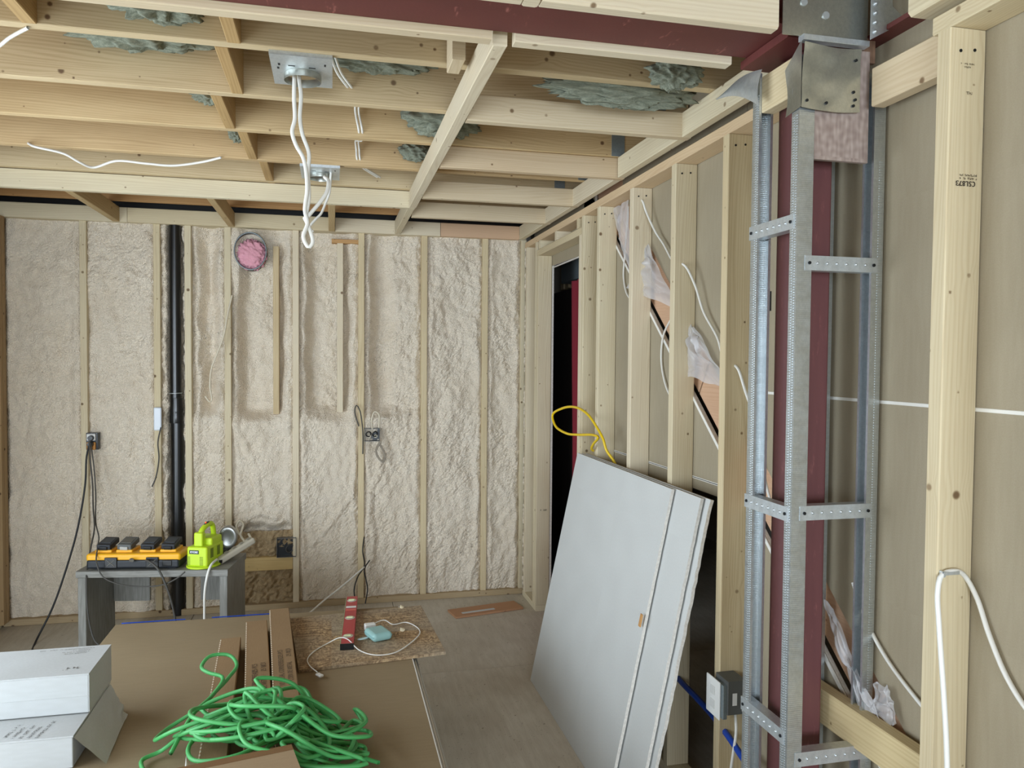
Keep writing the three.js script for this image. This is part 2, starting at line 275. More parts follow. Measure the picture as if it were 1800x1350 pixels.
// ---------------------------------------------------------------- left wall, with the glass door the light comes through
const wallLeft = structure('wall_left', 'left wall whose stud end shows beside the back corner', 'wall');
board(wallLeft, 'sheathing', [-2.02, -1.975], [0, 2.75], [-5.22, -3.62], Mplaster, 0.001);
board(wallLeft, 'sheathing', [-2.02, -1.975], [0, 2.75], [-0.98, 0.4], Mplaster, 0.001);
board(wallLeft, 'sheathing', [-2.02, -1.975], [0, 2.75], [3.2, 5.2], Mplaster, 0.001);
board(wallLeft, 'sheathing', [-2.02, -1.975], [0, 0.7], [0.4, 3.2], Mplaster, 0.001);
board(wallLeft, 'sheathing', [-2.02, -1.975], [2.14, 2.75], [0.4, 3.2], Mplaster, 0.001);
board(wallLeft, 'sheathing', [-2.02, -1.975], [2.14, 2.75], [-3.62, -0.98], Mplaster, 0.001);
for (const z of [-5.0, -4.955, -4.6, -4.2, -3.8, -3.66, -0.94, -0.6, -0.2, 0.2, 0.37, 3.23, 3.6, 4.0, 4.4, 4.8]) board(wallLeft, 'stud', [-1.975, z < -4.9 ? -1.843 : -1.886], [0.038, HC], [z - 0.019, z + 0.019], z < -4.9 ? wood(T_new[1], 0xc8b298) : pick(W));
board(wallLeft, 'bottom_plate', [-1.975, -1.886], [0, 0.038], [-5.02, -3.64], W[0]);
board(wallLeft, 'top_plate', [-1.975, -1.886], [HC, 2.476], [-5.02, 5.1], W[1]);
board(wallLeft, 'header', [-1.975, -1.886], [2.15, HC], [-3.64, -0.96], W[2]);
const win1 = structure('window_1', 'glass door in the left wall that daylight enters by', 'window');
for (const z of [-3.6, -2.3, -1.0]) board(win1, 'window_frame', [-1.99, -1.93], [0.03, 2.13], [z - 0.02, z + 0.02], Mwhite);
for (const y of [0.025, 2.115]) board(win1, 'window_frame', [-1.99, -1.93], [y - 0.02, y + 0.02], [-3.62, -0.98], Mwhite);
for (const z of [-2.95, -1.65]) board(win1, 'pane', [-1.964, -1.96], [0.045, 2.095], [z - 0.63, z + 0.63], Mglass, 0.0005);
const win3 = structure('window_3', 'window in the left wall beside the camera', 'window');
for (const z of [0.42, 1.8, 3.18]) board(win3, 'window_frame', [-1.99, -1.93], [0.7, 2.14], [z - 0.02, z + 0.02], Mwhite);
for (const y of [0.72, 2.12]) board(win3, 'window_frame', [-1.99, -1.93], [y - 0.02, y + 0.02], [0.4, 3.2], Mwhite);
for (const z of [1.11, 2.49]) board(win3, 'pane', [-1.964, -1.96], [0.74, 2.1], [z - 0.67, z + 0.67], Mglass, 0.0005);
const wallFront = structure('wall_front', 'wall behind the camera with a window', 'wall');
board(wallFront, 'sheathing', [-2.02, -1.6], [0, 2.75], [5.1, 5.2], Mplaster, 0.001); board(wallFront, 'sheathing', [1.1, 3.4], [0, 2.75], [5.1, 5.2], Mplaster, 0.001);
board(wallFront, 'sheathing', [-1.6, 1.1], [0, 0.42], [5.1, 5.2], Mplaster, 0.001); board(wallFront, 'sheathing', [-1.6, 1.1], [2.2, 2.75], [5.1, 5.2], Mplaster, 0.001);
const win2 = structure('window_2', 'window in the wall behind the camera', 'window');
for (const x of [-1.58, -0.25, 1.08]) board(win2, 'window_frame', [x - 0.02, x + 0.02], [0.42, 2.2], [5.12, 5.17], Mwhite);
for (const y of [0.44, 2.18]) board(win2, 'window_frame', [-1.6, 1.1], [y - 0.02, y + 0.02], [5.12, 5.17], Mwhite);
for (const x of [-0.915, 0.415]) board(win2, 'pane', [x - 0.645, x + 0.645], [0.46, 2.16], [5.144, 5.148], Mglass, 0.0005);

// ---------------------------------------------------------------- ceiling
const ceiling = structure('ceiling', 'open ceiling of yellow floor joists with dropped pale strapping', 'ceiling');
board(ceiling, 'subfloor', [-2.05, 3.4], [2.727, 2.76], [-5.32, 5.2], wood(T_old[1], 0xb89878), 0.001);
const JZ = [-2.33, -2.77, -3.195, -3.66, -4.08, -4.48];
JZ.forEach((z, i) => board(ceiling, 'joist', [-1.97, 1.345], [HJ, 2.725], [z - 0.038, z], J[i % 4]));
board(wallBack, 'black_backing', [-1.97, 1.345], [2.44, 2.725], [-5.1, -5.09], Mblack, 0.001);  // black board behind the gap above the back ledger
board(ceiling, 'rim_joist', [-1.97, 1.345], [2.505, 2.725], [-4.93, -4.892], Worange);
for (const z of [-1.3, -0.9, -0.5, -0.1, 0.3, 0.7, 1.1, 1.5, 1.9, 2.3]) board(ceiling, 'joist', [-1.97, 1.345], [HJ, 2.725], [z - 0.038, z], pick(J));
for (const [x, z0, z1] of [[-0.27, -2.33, -1.96], [-0.31, -2.77, -2.37], [-0.385, -3.195, -2.81], [-0.345, -3.66, -3.235], [-0.305, -4.08, -3.7], [-0.3, -4.48, -4.12], [-0.79, -2.33, -1.96]]) board(ceiling, 'blocking', [x - 0.019, x + 0.019], [HJ, 2.72], [z0 + 0.001, z1 - 0.001], wood(T_old[1], 0xe6d4b4));
// dropped strapping: long runner, cross pieces, ledgers
board(ceiling, 'runner', [0.40, 0.438], [HC, 2.488], [-4.12, -1.945], W[2]);
board(ceiling, 'runner', [0.395, 0.433], [HC, 2.488], [-5.01, -4.165], W[0]);
[[-2.583, Wpale], [-3.228, wood(T_new[2], 0xf2e6da)], [-3.865, Wpale], [-4.40, Wpale]].forEach(([z, m]) => board(ceiling, 'strapping', [0.441, 1.258], [HC, 2.489], [z - 0.019, z + 0.019], m));
board(ceiling, 'strapping', [-1.97, 0.433], [HC, 2.489], [-4.162, -4.124], W[0]);
for (const x of [-1.25, -0.6, 0.0]) board(ceiling, 'strapping_block', [x - 0.019, x + 0.019], [HC, 2.489], [-5.012, -4.164], wood(T_new[1], 0xecdcc0));
board(ceiling, 'strapping_block', [0.335, 0.373], [2.455, 2.56], [-2.31, -2.2], Wpale);
for (let i = 0; i < 3; i++) board(ceiling, 'wall_ledger', [1.222, 1.258], [HC + 0.001, 2.489], [[-5.01, -4.43], [-4.38, -3.256], [-3.2, -1.94]][i], W[(i * 2) % 4]);
board(ceiling, 'beam_nailer', [-1.97, 0.39], [HC, 2.49], [-1.944, -1.906], Wpale); board(ceiling, 'beam_nailer', [0.45, 1.05], [HC, 2.49], [-1.944, -1.906], W[2]);
for (const [a, b] of [[-1.97, 0.408], [0.411, 0.447], [0.451, 1.03]]) board(ceiling, 'beam_nailer', [a, b], [2.388, 2.478], [-1.688, -1.65], W[2], 0.005);
for (const [z, y] of [[-2.78, 2.49], [-3.205, 2.49], [-3.67, 2.49], [-4.09, 2.49]]) { // joist hangers at the right wall
  board(ceiling, 'joist_hanger', [1.19, 1.25], [2.491, 2.60], [z + 0.0105, z + 0.0125], Mgalvdull, 0.0005);
}

// ---------------------------------------------------------------- right wall
const wallRight = structure('wall_right', 'right wall of open wooden studs in front of bare drywall', 'wall');
const rs = (z, m, y1 = 2.341, y0 = 0.038) => board(wallRight, 'stud', [XR, XB - 0.001], [y0, y1], [z, z + 0.038], m);
rs(-2.335, W[4]); rs(-2.73, W[1]); rs(-3.15, W[2]); rs(-3.57, W[0]); rs(-3.81, W[1]); rs(-3.85, W[2], 2.25);
rs(-4.74, W[0]); rs(-4.70, W[1], 2.25); rs(-1.412, W[3], 2.302); rs(-1.0, W[0], 2.302); rs(-0.6, W[1], 2.302); rs(-0.2, W[2], 2.302); rs(0.2, W[0], 2.302);
rs(-4.98, W[2]);
rs(-4.30, W[2], 2.341, 2.289); rs(-4.655, W[0], 2.341, 2.289); rs(-3.89, W[3], 2.341, 2.289);
board(wallRight, 'door_header', [XR, XB - 0.001], [2.251, 2.288], [-4.70, -3.813], W[3]);
board(wallRight, 'top_plate', [XR, XB - 0.001], [2.342, 2.379], [-5.0, -1.93], wood(T_new[2], 0xf8e8d8));
board(wallRight, 'top_plate', [XR, XB - 0.001], [2.303, 2.341], [-1.425, 5.1], W[3]);
board(wallRight, 'bottom_plate', [XR, XB - 0.001], [0, 0.037], [-3.85, -1.95], W[1]); board(wallRight, 'bottom_plate', [XR, XB - 0.001], [0, 0.037], [-1.6, 5.1], W[1]);
board(wallRight, 'bottom_plate', [XR, XB - 0.001], [0, 0.037], [-5.0, -4.66], W[0]);
board(wallRight, 'blocking', [1.28, 1.318], [2.222, 2.315], [-1.64, -1.413], W[5]);
board(wallRight, 'blocking', [1.29, 1.33], [0.62, 0.715], [-1.99, -1.413], wood(T_new[1], 0xf8f0da));
board(wallRight, 'joist', [1.235, 1.31], [2.36, 2.5], [-1.47, -0.2], W[1], 0.008);
for (const z of [-2.296, -2.691, -3.111, -3.531, -3.771, -1.3735]) for (const [x, dy] of [[1.285, 0], [1.32, 0.004]]) mesh('nail', new THREE.CylinderGeometry(0.0035, 0.0035, 0.002, 8), Mscrew, wallRight, [x, (z > -2 ? 2.255 : 2.305) + dy, z], [Math.PI / 2, 0, 0]);
// bare drywall behind the studs, cut along the stairs on its other side
const Lz = (z) => 2.178 - 0.828 * (z + 3.553), Uz = (z) => 2.104 - 0.885 * (z + 3.138);
const zOfL = (y) => -3.553 - (y - 2.178) / 0.828, zOfU = (y) => -3.138 - (y - 2.104) / 0.885;
function sheet(pts, x = XB, depth = 0.0127, m = [Mkraft, Mgyp], name = 'drywall_sheet', parent = wallRight) {
  const g = poly(pts.map(([z, y]) => [-z, y]), depth); const o = mesh(name, g, m, parent, [x, 0, 0]); o.rotation.y = Math.PI / 2; return o;
}
const zs = -2.34;
sheet([[zs, 1.503], [5.1, 1.503], [5.1, 2.72], [zs, 2.72]]);
sheet([[zs, Uz(zs)], [zOfU(0), 0], [5.1, 0], [5.1, 1.496], [zs, 1.496]]);
sheet([[zs, 0], [zOfL(0), 0], [zs, Lz(zs)]]);
sheet([[zs - 0.004, Uz(zs)], [zs - 0.004, 2.72], [-3.46, 2.72], [zOfU(2.395), 2.395]]);
sheet([[zs - 0.004, 1.158], [zs - 0.004, Lz(zs)], [zOfL(2.6), 2.6], [-3.86, 2.6], [-3.86, 1.158]]);
sheet([[zs - 0.004, 1.112], [zs - 0.004, 1.152], [-3.86, 1.152], [-3.86, 0], [-2.73, 0], [-2.73, 1.112]]);
sheet([[-3.862, 2.178], [-3.862, 2.72], [-4.66, 2.72], [-4.66, 2.19]]);
sheet([[-4.66, 0], [-4.66, 2.72], [-5.2, 2.72], [-5.2, 0]]);
// pale edges where sheets meet
const Medge = std({ color: 0xe8e6de, roughness: 0.8 });
board(wallRight, 'sheet_edge', [XB - 0.002, XB + 0.006], [1.4955, 1.504], [-2.337, 5], Medge, 0.001);
board(wallRight, 'sheet_edge', [XB - 0.002, XB + 0.004], [1.151, 1.154], [-3.85, -2.347], Medge, 0.0005); board(wallRight, 'sheet_edge', [XB - 0.002, XB + 0.004], [1.157, 1.16], [-3.85, -2.347], Medge, 0.0005);
board(wallRight, 'sheet_edge', [XB - 0.003, XB + 0.008], [2.174, 2.179], [-4.655, -3.865], Medge, 0.001);
{ const a = V(XB - 0.003, Lz(-3.72), -3.72), b = V(XB - 0.003, Lz(-1.3), -1.3), L = a.distanceTo(b), e = mesh('sheet_edge', prismGeo(0.004, 0.013, L, 0.0005), Medge, wallRight, [(a.x + b.x) / 2, (a.y + b.y) / 2 - 0.009, (a.z + b.z) / 2]); e.rotation.x = Math.atan2(a.y - b.y, b.z - a.z); }
// plywood side of the stairs showing in the diagonal gap
const bandPts = (z0, z1, lo, hi) => [[z0, Lz(z0) + lo], [z0 + 0.12, Uz(z0 + 0.12) + hi], [z1 + 0.12, Uz(z1 + 0.12) + hi], [z1, Lz(z1) + lo]];
for (const [z0, z1] of [[-3.9, -3.556], [-3.55, -2.69], [-2.684, -1.72], [-1.714, -0.9]]) sheet(bandPts(z0, z1, 0.016, 0.06), 1.368, 0.012, Wstair, 'stair_panel');

// dark hall beyond the doorway
const hall = structure('wall_hall', 'dark hall walls beyond the doorway', 'wall');
board(hall, 'wall_panel', [3.3, 3.4], [0, 2.75], [-6.7, 5.2], Mplaster, 0.001);
board(hall, 'wall_panel', [1.36, 3.4], [0, 2.75], [-6.75, -6.65], Mplaster, 0.001);
board(hall, 'wall_panel', [1.36, 1.42], [0, 2.75], [-6.65, -5.33], Mplaster, 0.001);
for (const z of [-5.3, -5.19]) board(hall, 'stud', [1.6, 1.66], [2.1, 2.7], [z, z + 0.07], J[1]);
board(hall, 'lintel', [1.53, 1.6], [2.12, 2.5], [-5.06, -4.0], Mgalvdull);
board(hall, 'ceiling_panel', [1.36, 3.4], [2.727, 2.76], [-6.75, -5.32], Mplaster, 0.001);

// ================================================================ STEEL AND COLUMN
{
  const I = (w, h, t) => { const a = w / 2, s = new THREE.Shape([[-a, 0], [a, 0], [a, t], [t / 2, t * 1.3], [t / 2, h - t * 1.3], [a, h - t], [a, h], [-a, h], [-a, h - t], [-t / 2, h - t * 1.3], [-t / 2, t * 1.3], [-a, t]].map((p) => new THREE.Vector2(...p))); return s; };
  const g = new THREE.ExtrudeGeometry(I(0.214, 0.29, 0.012), { depth: 3.12, bevelEnabled: false });
  const beam = single('steel_beam', g, Mred, 'dark red painted steel beam crossing the ceiling above the runner', 'beam');
  beam.position.set(-1.96, 2.42, -1.797); beam.rotation.y = Math.PI / 2; beam.userData.kind = 'thing';
  const g2 = new THREE.ExtrudeGeometry(I(0.15, 0.29, 0.012), { depth: 2.6, bevelEnabled: false });
  const b2 = single('steel_beam', g2, Mred, 'short length of dark red steel seen above the right wall beside the column', 'beam');
  b2.position.set(1.375, 2.40, -1.72); b2.userData.kind = 'thing';
}
const post = thing('steel_post', 'dark red square steel post inside the metal stud frame', 'post'); post.userData.kind = 'thing';
rbox(post, 'shaft', [1.165, 1.265], [0.012, 2.395], [-1.862, -1.762], Mredpost, 0.008, 2);
board(post, 'cap_plate', [1.09, 1.33], [2.397, 2.418], [-1.93, -1.705], Mred, 0.001);
board(post, 'base_plate', [1.12, 1.31], [0, 0.012], [-1.9, -1.72], Mred, 0.001);
// light steel studs round the post
const frame = thing('metal_stud_frame', 'galvanized light steel stud frame boxed around the red post', 'stud frame');
function cStud(w, f, h) { const t = 0.0012, l = 0.007; return poly([[0, 0], [w, 0], [w, f], [w - l, f], [w - l, f - t], [w - t, f - t], [w - t, t], [t, t], [t, f - t], [l, f - t], [l, f], [0, f]], h); }
// cross-section drawn with its web along local x, flanges along local +y; extruded upwards
function putStud(x, z, turn, y0, y1) { const m = mesh('stud', cStud(0.041, 0.032, y1 - y0), Mstud, frame); m.rotation.set(-Math.PI / 2, 0, turn); m.position.set(x, y0, z); return m; }
putStud(1.10, -1.665, 0, 0.03, 2.34);                         // corner nearest the room: web faces +z, flanges run back
putStud(1.141, -1.878, Math.PI, 0.03, 2.36);                  // open towards the camera
putStud(1.342, -1.665, Math.PI / 2, 0.03, 2.33);              // open towards -x  (placed below)
putStud(1.343, -1.862, Math.PI / 2, 0.03, 2.36);
function knurling(fn, y0, y1) { const l = []; for (let y = y0; y < y1; y += 0.0065) l.push(...fn(y)); const m = mesh('knurling', merge(l), Mgalv, frame); m.userData.kind = 'stuff'; }
const ridge = (sx, sz, x, y, z) => moved(new THREE.BoxGeometry(sx, 0.0028, sz), x, y, z);
knurling((y) => [ridge(0.0016, 0.008, 1.0998, y, -1.689), ridge(0.0016, 0.008, 1.0998, y + 0.003, -1.678)], 0.05, 2.2);
knurling((y) => [ridge(0.0016, 0.009, 1.0998, y, -1.862), ridge(0.0016, 0.006, 1.0998, y + 0.003, -1.852)], 0.05, 2.3);
knurling((y) => [ridge(0.009, 0.0016, 1.331, y, -1.6648)], 0.05, 2.1);
function brace(name, at, len, turn) {                         // U channel with turned flanges
  const t = 0.0012, p = [[0, 0], [0.036, 0], [0.036, 0.03], [0.036 - t, 0.03], [0.036 - t, t], [t, t], [t, 0.03], [0, 0.03]];
  const b = new THREE.Group(); b.name = name; frame.add(b); b.position.set(...at); b.rotation.y = turn;
  mesh('channel', poly(p, len).applyMatrix4(new THREE.Matrix4().makeBasis(V(0, -1, 0), V(0, 0, -1), V(1, 0, 0))), Mgalv, b, [0, 0.036, 0]);
  for (const s of [0.012, len - 0.012]) mesh('screw', new THREE.CylinderGeometry(0.004, 0.004, 0.003, 10), Mscrew, b, [s, 0.018, 0.0015], [Math.PI / 2, 0, 0]);
  for (let k = 0; k < 6; k++) mesh('dimple', new THREE.SphereGeometry(0.0042, 8, 6), Mgalv, b, [0.035 + k * (len - 0.07) / 5, 0.018, -0.001]);
  return b;
}
for (const y of [1.823, 1.208, 0.59]) brace('front_brace', [1.122, y, -1.6635], 0.205, 0);
for (const y of [1.925, 1.203, 0.642]) brace('side_brace', [1.0985, y, -1.884], 0.205, -Math.PI / 2);

// galvanized sheet pieces at the top of the column
const fl = thing('corner_flashing', 'bent galvanized corner plate screwed to the top of the column frame', 'plate');
{
  const f = grid(16, 14, (u, v) => { const x = 1.098 + u * 0.162, y = 2.212 + v * 0.152 - 0.006 * Math.sin(u * 3); return [x, y, -1.656 + 0.010 * ss(0.5, 1, v - 0.25 * u) * (1 - 0.5 * u) + 0.0025 * n2(u * 1.5, v * 1.5)]; });
  mesh('front_face', f, Mshiny, fl);
  const l = grid(8, 14, (u, v) => { const z = -1.72 + u * 0.064, y = 2.205 + 0.008 * u + v * (0.115 + 0.045 * u); return [1.097 + 0.005 * Math.sin(v * 4) * (1 - u), y, z, z, y]; });
  mesh('side_face', l, Mshiny, fl);
  for (const [x, y] of [[1.112, 2.335], [1.112, 2.228], [1.245, 2.335], [1.24, 2.258], [1.165, 2.226], [1.245, 2.24], [1.24, 2.225]]) mesh('screw', new THREE.CylinderGeometry(0.0035, 0.0035, 0.003, 10), Mscrew, fl, [x, y, -1.6535], [Math.PI / 2, 0, 0]);
}
const up = thing('connector_plate', 'large dark mirror-like galvanized plate at the top of the column', 'plate');
board(up, 'plate', [1.045, 1.278], [2.38, 2.62], [-1.66, -1.657], Mshiny, 0.0005);
board(up, 'lip', [1.095, 1.275], [2.368, 2.382], [-1.668, -1.645], Mgalv, 0.001);
for (const [x, y] of [[1.10, 2.46], [1.16, 2.435], [1.09, 2.52]]) mesh('rivet', new THREE.CylinderGeometry(0.009, 0.009, 0.004, 14), Mgalv, up, [x, y, -1.656], [Math.PI / 2, 0, 0]);
const hg = thing('joist_hanger', 'blue-grey galvanized joist hanger with embossed dots right of the column top', 'hanger');
{ const s = poly([[0, 0], [0.1, 0.055], [0.06, 0.085], [0.05, 0.2], [0, 0.2]], 0.002); mesh('plate', s, Mgalv, hg, [1.256, 2.372, -1.62]); for (let k = 0; k < 4; k++) mesh('boss', new THREE.SphereGeometry(0.006, 10, 8), Mgalv, hg, [1.268, 2.392 + k * 0.022, -1.618]); }
single('flashing_strip', grid(14, 8, (u, v) => { const z = -2.07 + u * 0.262, y = 2.366 - 0.012 * u + 0.018 * Math.sin(u * 3.1) - v * (0.004 + 0.09 * u); return [1.083 - 0.012 * Math.sin(v * 2.4) + 0.02 * (1 - u), y, z, z, y]; }), Mgalv, 'thin bent metal strip hanging left of the column top', 'strip');
single('plywood_patch', prismGeo(0.152, 0.272, 0.012, 0.001), Mweather, 'weathered grey plywood piece behind the column top', 'board', null, [1.22, 2.23, -1.675]);
single('plywood_patch', prismGeo(0.052, 0.06, 0.012, 0.001), std({ map: Mweather.map, color: 0xe0c4a8, roughness: 0.85 }), 'small brown plywood corner right of the bent plate', 'board', null, [1.295, 2.375, -1.688]);
single('wood_block', prismGeo(0.04, 0.095, 0.14, 0.002), W[4], 'cut pale wood block set in the side of the column frame', 'block', null, [1.126, 2.303, -1.775]);

// ================================================================ CEILING FITTINGS
function lightPlate(x, y, z, label) {
  const t = thing('light_mounting_plate', label, 'mounting plate', null, [x, y, z]);
  const s = new THREE.Shape([[-0.09, -0.125], [0.09, -0.125], [0.09, 0.125], [-0.09, 0.125]].map((p) => new THREE.Vector2(...p)));
  const h = new THREE.Path(); h.absarc(0, -0.025, 0.055, 0, Math.PI * 2, true); s.holes.push(h);
  const pl = mesh('plate', new THREE.ExtrudeGeometry(s, { depth: 0.0012, bevelEnabled: false, curveSegments: 32 }), Mgalv, t); pl.rotation.x = -Math.PI / 2; pl.scale.y = -1;
  mesh('flange', prismGeo(0.18, 0.055, 0.0012, 0.0003), Mgalv, t, [0, 0.027, 0.125]);
  mesh('collar', new THREE.LatheGeometry([[0.055, 0], [0.0565, -0.004], [0.0565, -0.02], [0.055, -0.021], [0.0545, -0.004], [0.0545, 0.004]].map((p) => new THREE.Vector2(...p)), 40), Mshiny, t, [0, 0, -0.025]);
  for (const [a, b, w] of [[-0.07, 0.02, 0.006], [-0.066, 0.05, 0.006], [0.068, 0.07, 0.005], [-0.03, 0.045, 0.02], [0.03, 0.04, 0.02]]) mesh('slot', prismGeo(w, 0.001, w > 0.01 ? 0.005 : 0.014, 0.0002), Mscrew, t, [a, -0.0006, b]);
  return t;
}
lightPlate(-0.088, 2.478, -2.475, 'galvanized light mounting plate nearest the red beam with two white cables');
lightPlate(-0.053, 2.478, -3.80, 'smaller looking galvanized light mounting plate deeper under the joists');
wire('white_cable', [[-0.112, 2.6, -2.52], [-0.113, 2.47, -2.5], [-0.114, 2.40, -2.5], [-0.112, 2.34, -2.5], [-0.12, 2.30, -2.5], [-0.108, 2.26, -2.5], [-0.086, 2.22, -2.5], [-0.075, 2.13, -2.5], [-0.082, 2.06, -2.5], [-0.074, 2.02, -2.495], [-0.086, 1.975, -2.49], [-0.07, 1.945, -2.49], [-0.058, 1.96, -2.49], [-0.07, 2.01, -2.5], [-0.083, 2.04, -2.51]], 0.0064, Mcable, 'white electrical cable hanging straight out of the nearest light plate into a loop');
wire('white_cable', [[-0.09, 2.6, -2.53], [-0.1, 2.48, -2.515], [-0.094, 2.42, -2.515], [-0.097, 2.35, -2.515], [-0.09, 2.30, -2.51], [-0.07, 2.24, -2.51], [-0.073, 2.18, -2.515], [-0.07, 2.10, -2.51], [-0.078, 2.04, -2.51], [-0.06, 2.06, -2.51], [-0.03, 2.10, -2.52], [-0.014, 2.13, -2.53], [-0.01, 2.165, -2.55], [-0.022, 2.19, -2.6]], 0.0064, Mcable, 'second white cable from the nearest light plate curling up at its end');
wire('white_cable', [[0.0, 2.52, -3.78], [-0.005, 2.46, -3.77], [-0.012, 2.38, -3.77], [-0.03, 2.33, -3.77], [-0.05, 2.28, -3.76], [-0.075, 2.25, -3.75], [-0.1, 2.21, -3.74], [-0.085, 2.19, -3.74]], 0.006, Mcable, 'white cable hanging from the deeper light plate');
wire('white_cable', [[-1.25, 2.497, -3.66], [-1.217, 2.478, -3.63], [-1.11, 2.46, -3.65], [-1.06, 2.435, -3.68], [-1.02, 2.425, -3.72], [-0.92, 2.455, -3.7], [-0.80, 2.452, -3.7], [-0.69, 2.45, -3.7], [-0.56, 2.47, -3.68], [-0.48, 2.487, -3.65]], 0.0055, Mcable, 'white cable sagging under the joists at the left');
wire('white_cable', [[-1.1, 2.42, -2.52], [-0.93, 2.455, -2.46], [-0.86, 2.475, -2.4], [-0.8, 2.486, -2.35]], 0.005, Mcable, 'short white cable at the top left corner of the view');
for (const [dx, lab] of [[0, 'inner'], [0.014, 'outer']]) wire('white_cable', [[-0.01 + dx, 2.60, -2.6], [0.02 + dx, 2.57, -2.72], [0.052 + dx, 2.545, -2.765], [0.075 + dx, 2.57, -2.9], [0.09 + dx, 2.60, -3.1], [0.092 + dx, 2.585, -3.175], [0.105 + dx, 2.52, -3.18], [0.11 + dx, 2.515, -3.3], [0.105 + dx, 2.58, -3.6], [0.11 + dx, 2.56, -3.645], [0.112 + dx, 2.528, -3.65], [0.13 + dx, 2.51, -3.72], [0.22 + dx, 2.5, -3.9]], 0.0045, Mcable, lab === 'inner' ? 'left one of the paired white cables threaded through the joists' : 'right one of the paired white cables threaded through the joists');

function wool(label, c, s, sd, mat = Mwool) {
  const g = new THREE.SphereGeometry(1, 56, 30), p = g.attributes.position;
  for (let i = 0; i < p.count; i++) {
    const v = V(p.getX(i), p.getY(i), p.getZ(i)), k = 1 + 0.28 * n3(v.x * 2.4 + sd, v.y * 2.4, v.z * 2.4) + 0.16 * Math.abs(n3(v.x * 6, v.y * 6 + sd, v.z * 6)) + 0.07 * n3(v.x * 15, v.y * 15, v.z * 15 + sd);
    p.setXYZ(i, v.x * k * s[0], v.y * k * s[1], v.z * k * s[2]);
  }
  g.computeVertexNormals(); return single('mineral_wool', g, mat, label, 'insulation', 'tufts of green insulation between the joists', c);
}
wool('green insulation tuft above the joists at upper left, longest of the left ones', [-0.6, 2.643, -2.70], [0.2, 0.055, 0.06], 1);
wool('small green insulation tuft close under the red beam at upper left', [-0.46, 2.562, -2.27], [0.12, 0.05, 0.045], 2);
wool('tiny green insulation wisp beside the third ceiling block', [-0.45, 2.605, -3.15], [0.06, 0.035, 0.035], 3);
wool('tiny green insulation wisp beside the fourth ceiling block', [-0.405, 2.60, -3.61], [0.035, 0.045, 0.035], 4);
wool('big green insulation clump hanging behind the pale ceiling runner', [0.44, 2.575, -3.1], [0.145, 0.075, 0.06], 5);
wool('little green insulation clump hanging under the big one', [0.38, 2.56, -3.6], [0.07, 0.04, 0.04], 6);
wool('long dark green insulation roll above the first cross strapping on the right', [0.93, 2.495, -2.42], [0.23, 0.05, 0.04], 7);
wool('pale green insulation tuft beside the column flashing', [1.04, 2.50, -2.24], [0.075, 0.05, 0.05], 8);
wool('thin green insulation strip right of the nearest light plate', [0.16, 2.632, -2.72], [0.17, 0.04, 0.04], 9);

// ================================================================ BACK WALL FITTINGS
{
  const t = thing('drain_pipe', 'black plastic drain pipe running down the back wall between two studs', 'pipe', null, [-0.935, 0, -5.062]);
  const prof = (l) => new THREE.LatheGeometry(l.map((p) => new THREE.Vector2(...p)), 28);
  mesh('upper_pipe', prof([[0.0335, 1.30], [0.0335, 2.399]]), Mabs, t, [0.001, 0, 0]);
  mesh('coupling', prof([[0.033, 1.19], [0.041, 1.192], [0.041, 1.235], [0.0385, 1.24], [0.0385, 1.26], [0.041, 1.265], [0.037, 1.30], [0.0365, 1.345], [0.033, 1.347]]), Mabs, t, [0.004, 0, 0]);
  mesh('lower_pipe', prof([[0.038, 0.0], [0.038, 1.2]]), Mabs, t, [0.008, 0, 0]);
  mesh('strap', new THREE.TorusGeometry(0.037, 0.003, 6, 28), Mgalv, t, [0.001, 1.375, 0], [Math.PI / 2, 0.03, 0]);
  const r = thing('round_duct', 'round metal duct end stuffed with pink insulation in the foam', 'duct', null, [-0.49, 2.255, -5.005]);
  const d = mesh('sleeve', new THREE.CylinderGeometry(0.098, 0.098, 0.14, 40, 1, true), std({ color: 0x5a5654, roughness: 0.5, metalness: 0.5, side: THREE.DoubleSide }), r, [0, 0, -0.07], [Math.PI / 2, 0, 0]); d.scale.set(0.96, 1, 1.16);
  const rim = mesh('rim', new THREE.TorusGeometry(0.098, 0.0035, 8, 48), Mgalvdull, r); rim.scale.set(0.96, 1.16, 1);
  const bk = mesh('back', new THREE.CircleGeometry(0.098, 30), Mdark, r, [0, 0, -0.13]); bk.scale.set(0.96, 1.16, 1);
  const g = new THREE.SphereGeometry(1, 48, 32), p = g.attributes.position;
  for (let i = 0; i < p.count; i++) { const v = V(p.getX(i), p.getY(i), p.getZ(i)), k = 0.86 + 0.3 * Math.abs(n3(v.x * 2.6, v.y * 2.6, v.z * 2.6 + 3)) + 0.1 * Math.abs(n3(v.x * 7, v.y * 7, v.z * 7)); p.setXYZ(i, v.x * k * 0.086, v.y * k * 0.092, v.z * k * 0.055); }
  g.computeVertexNormals(); mesh('pink_stuffing', g, Mpinkwool, r, [0.006, -0.018, -0.045]);
}
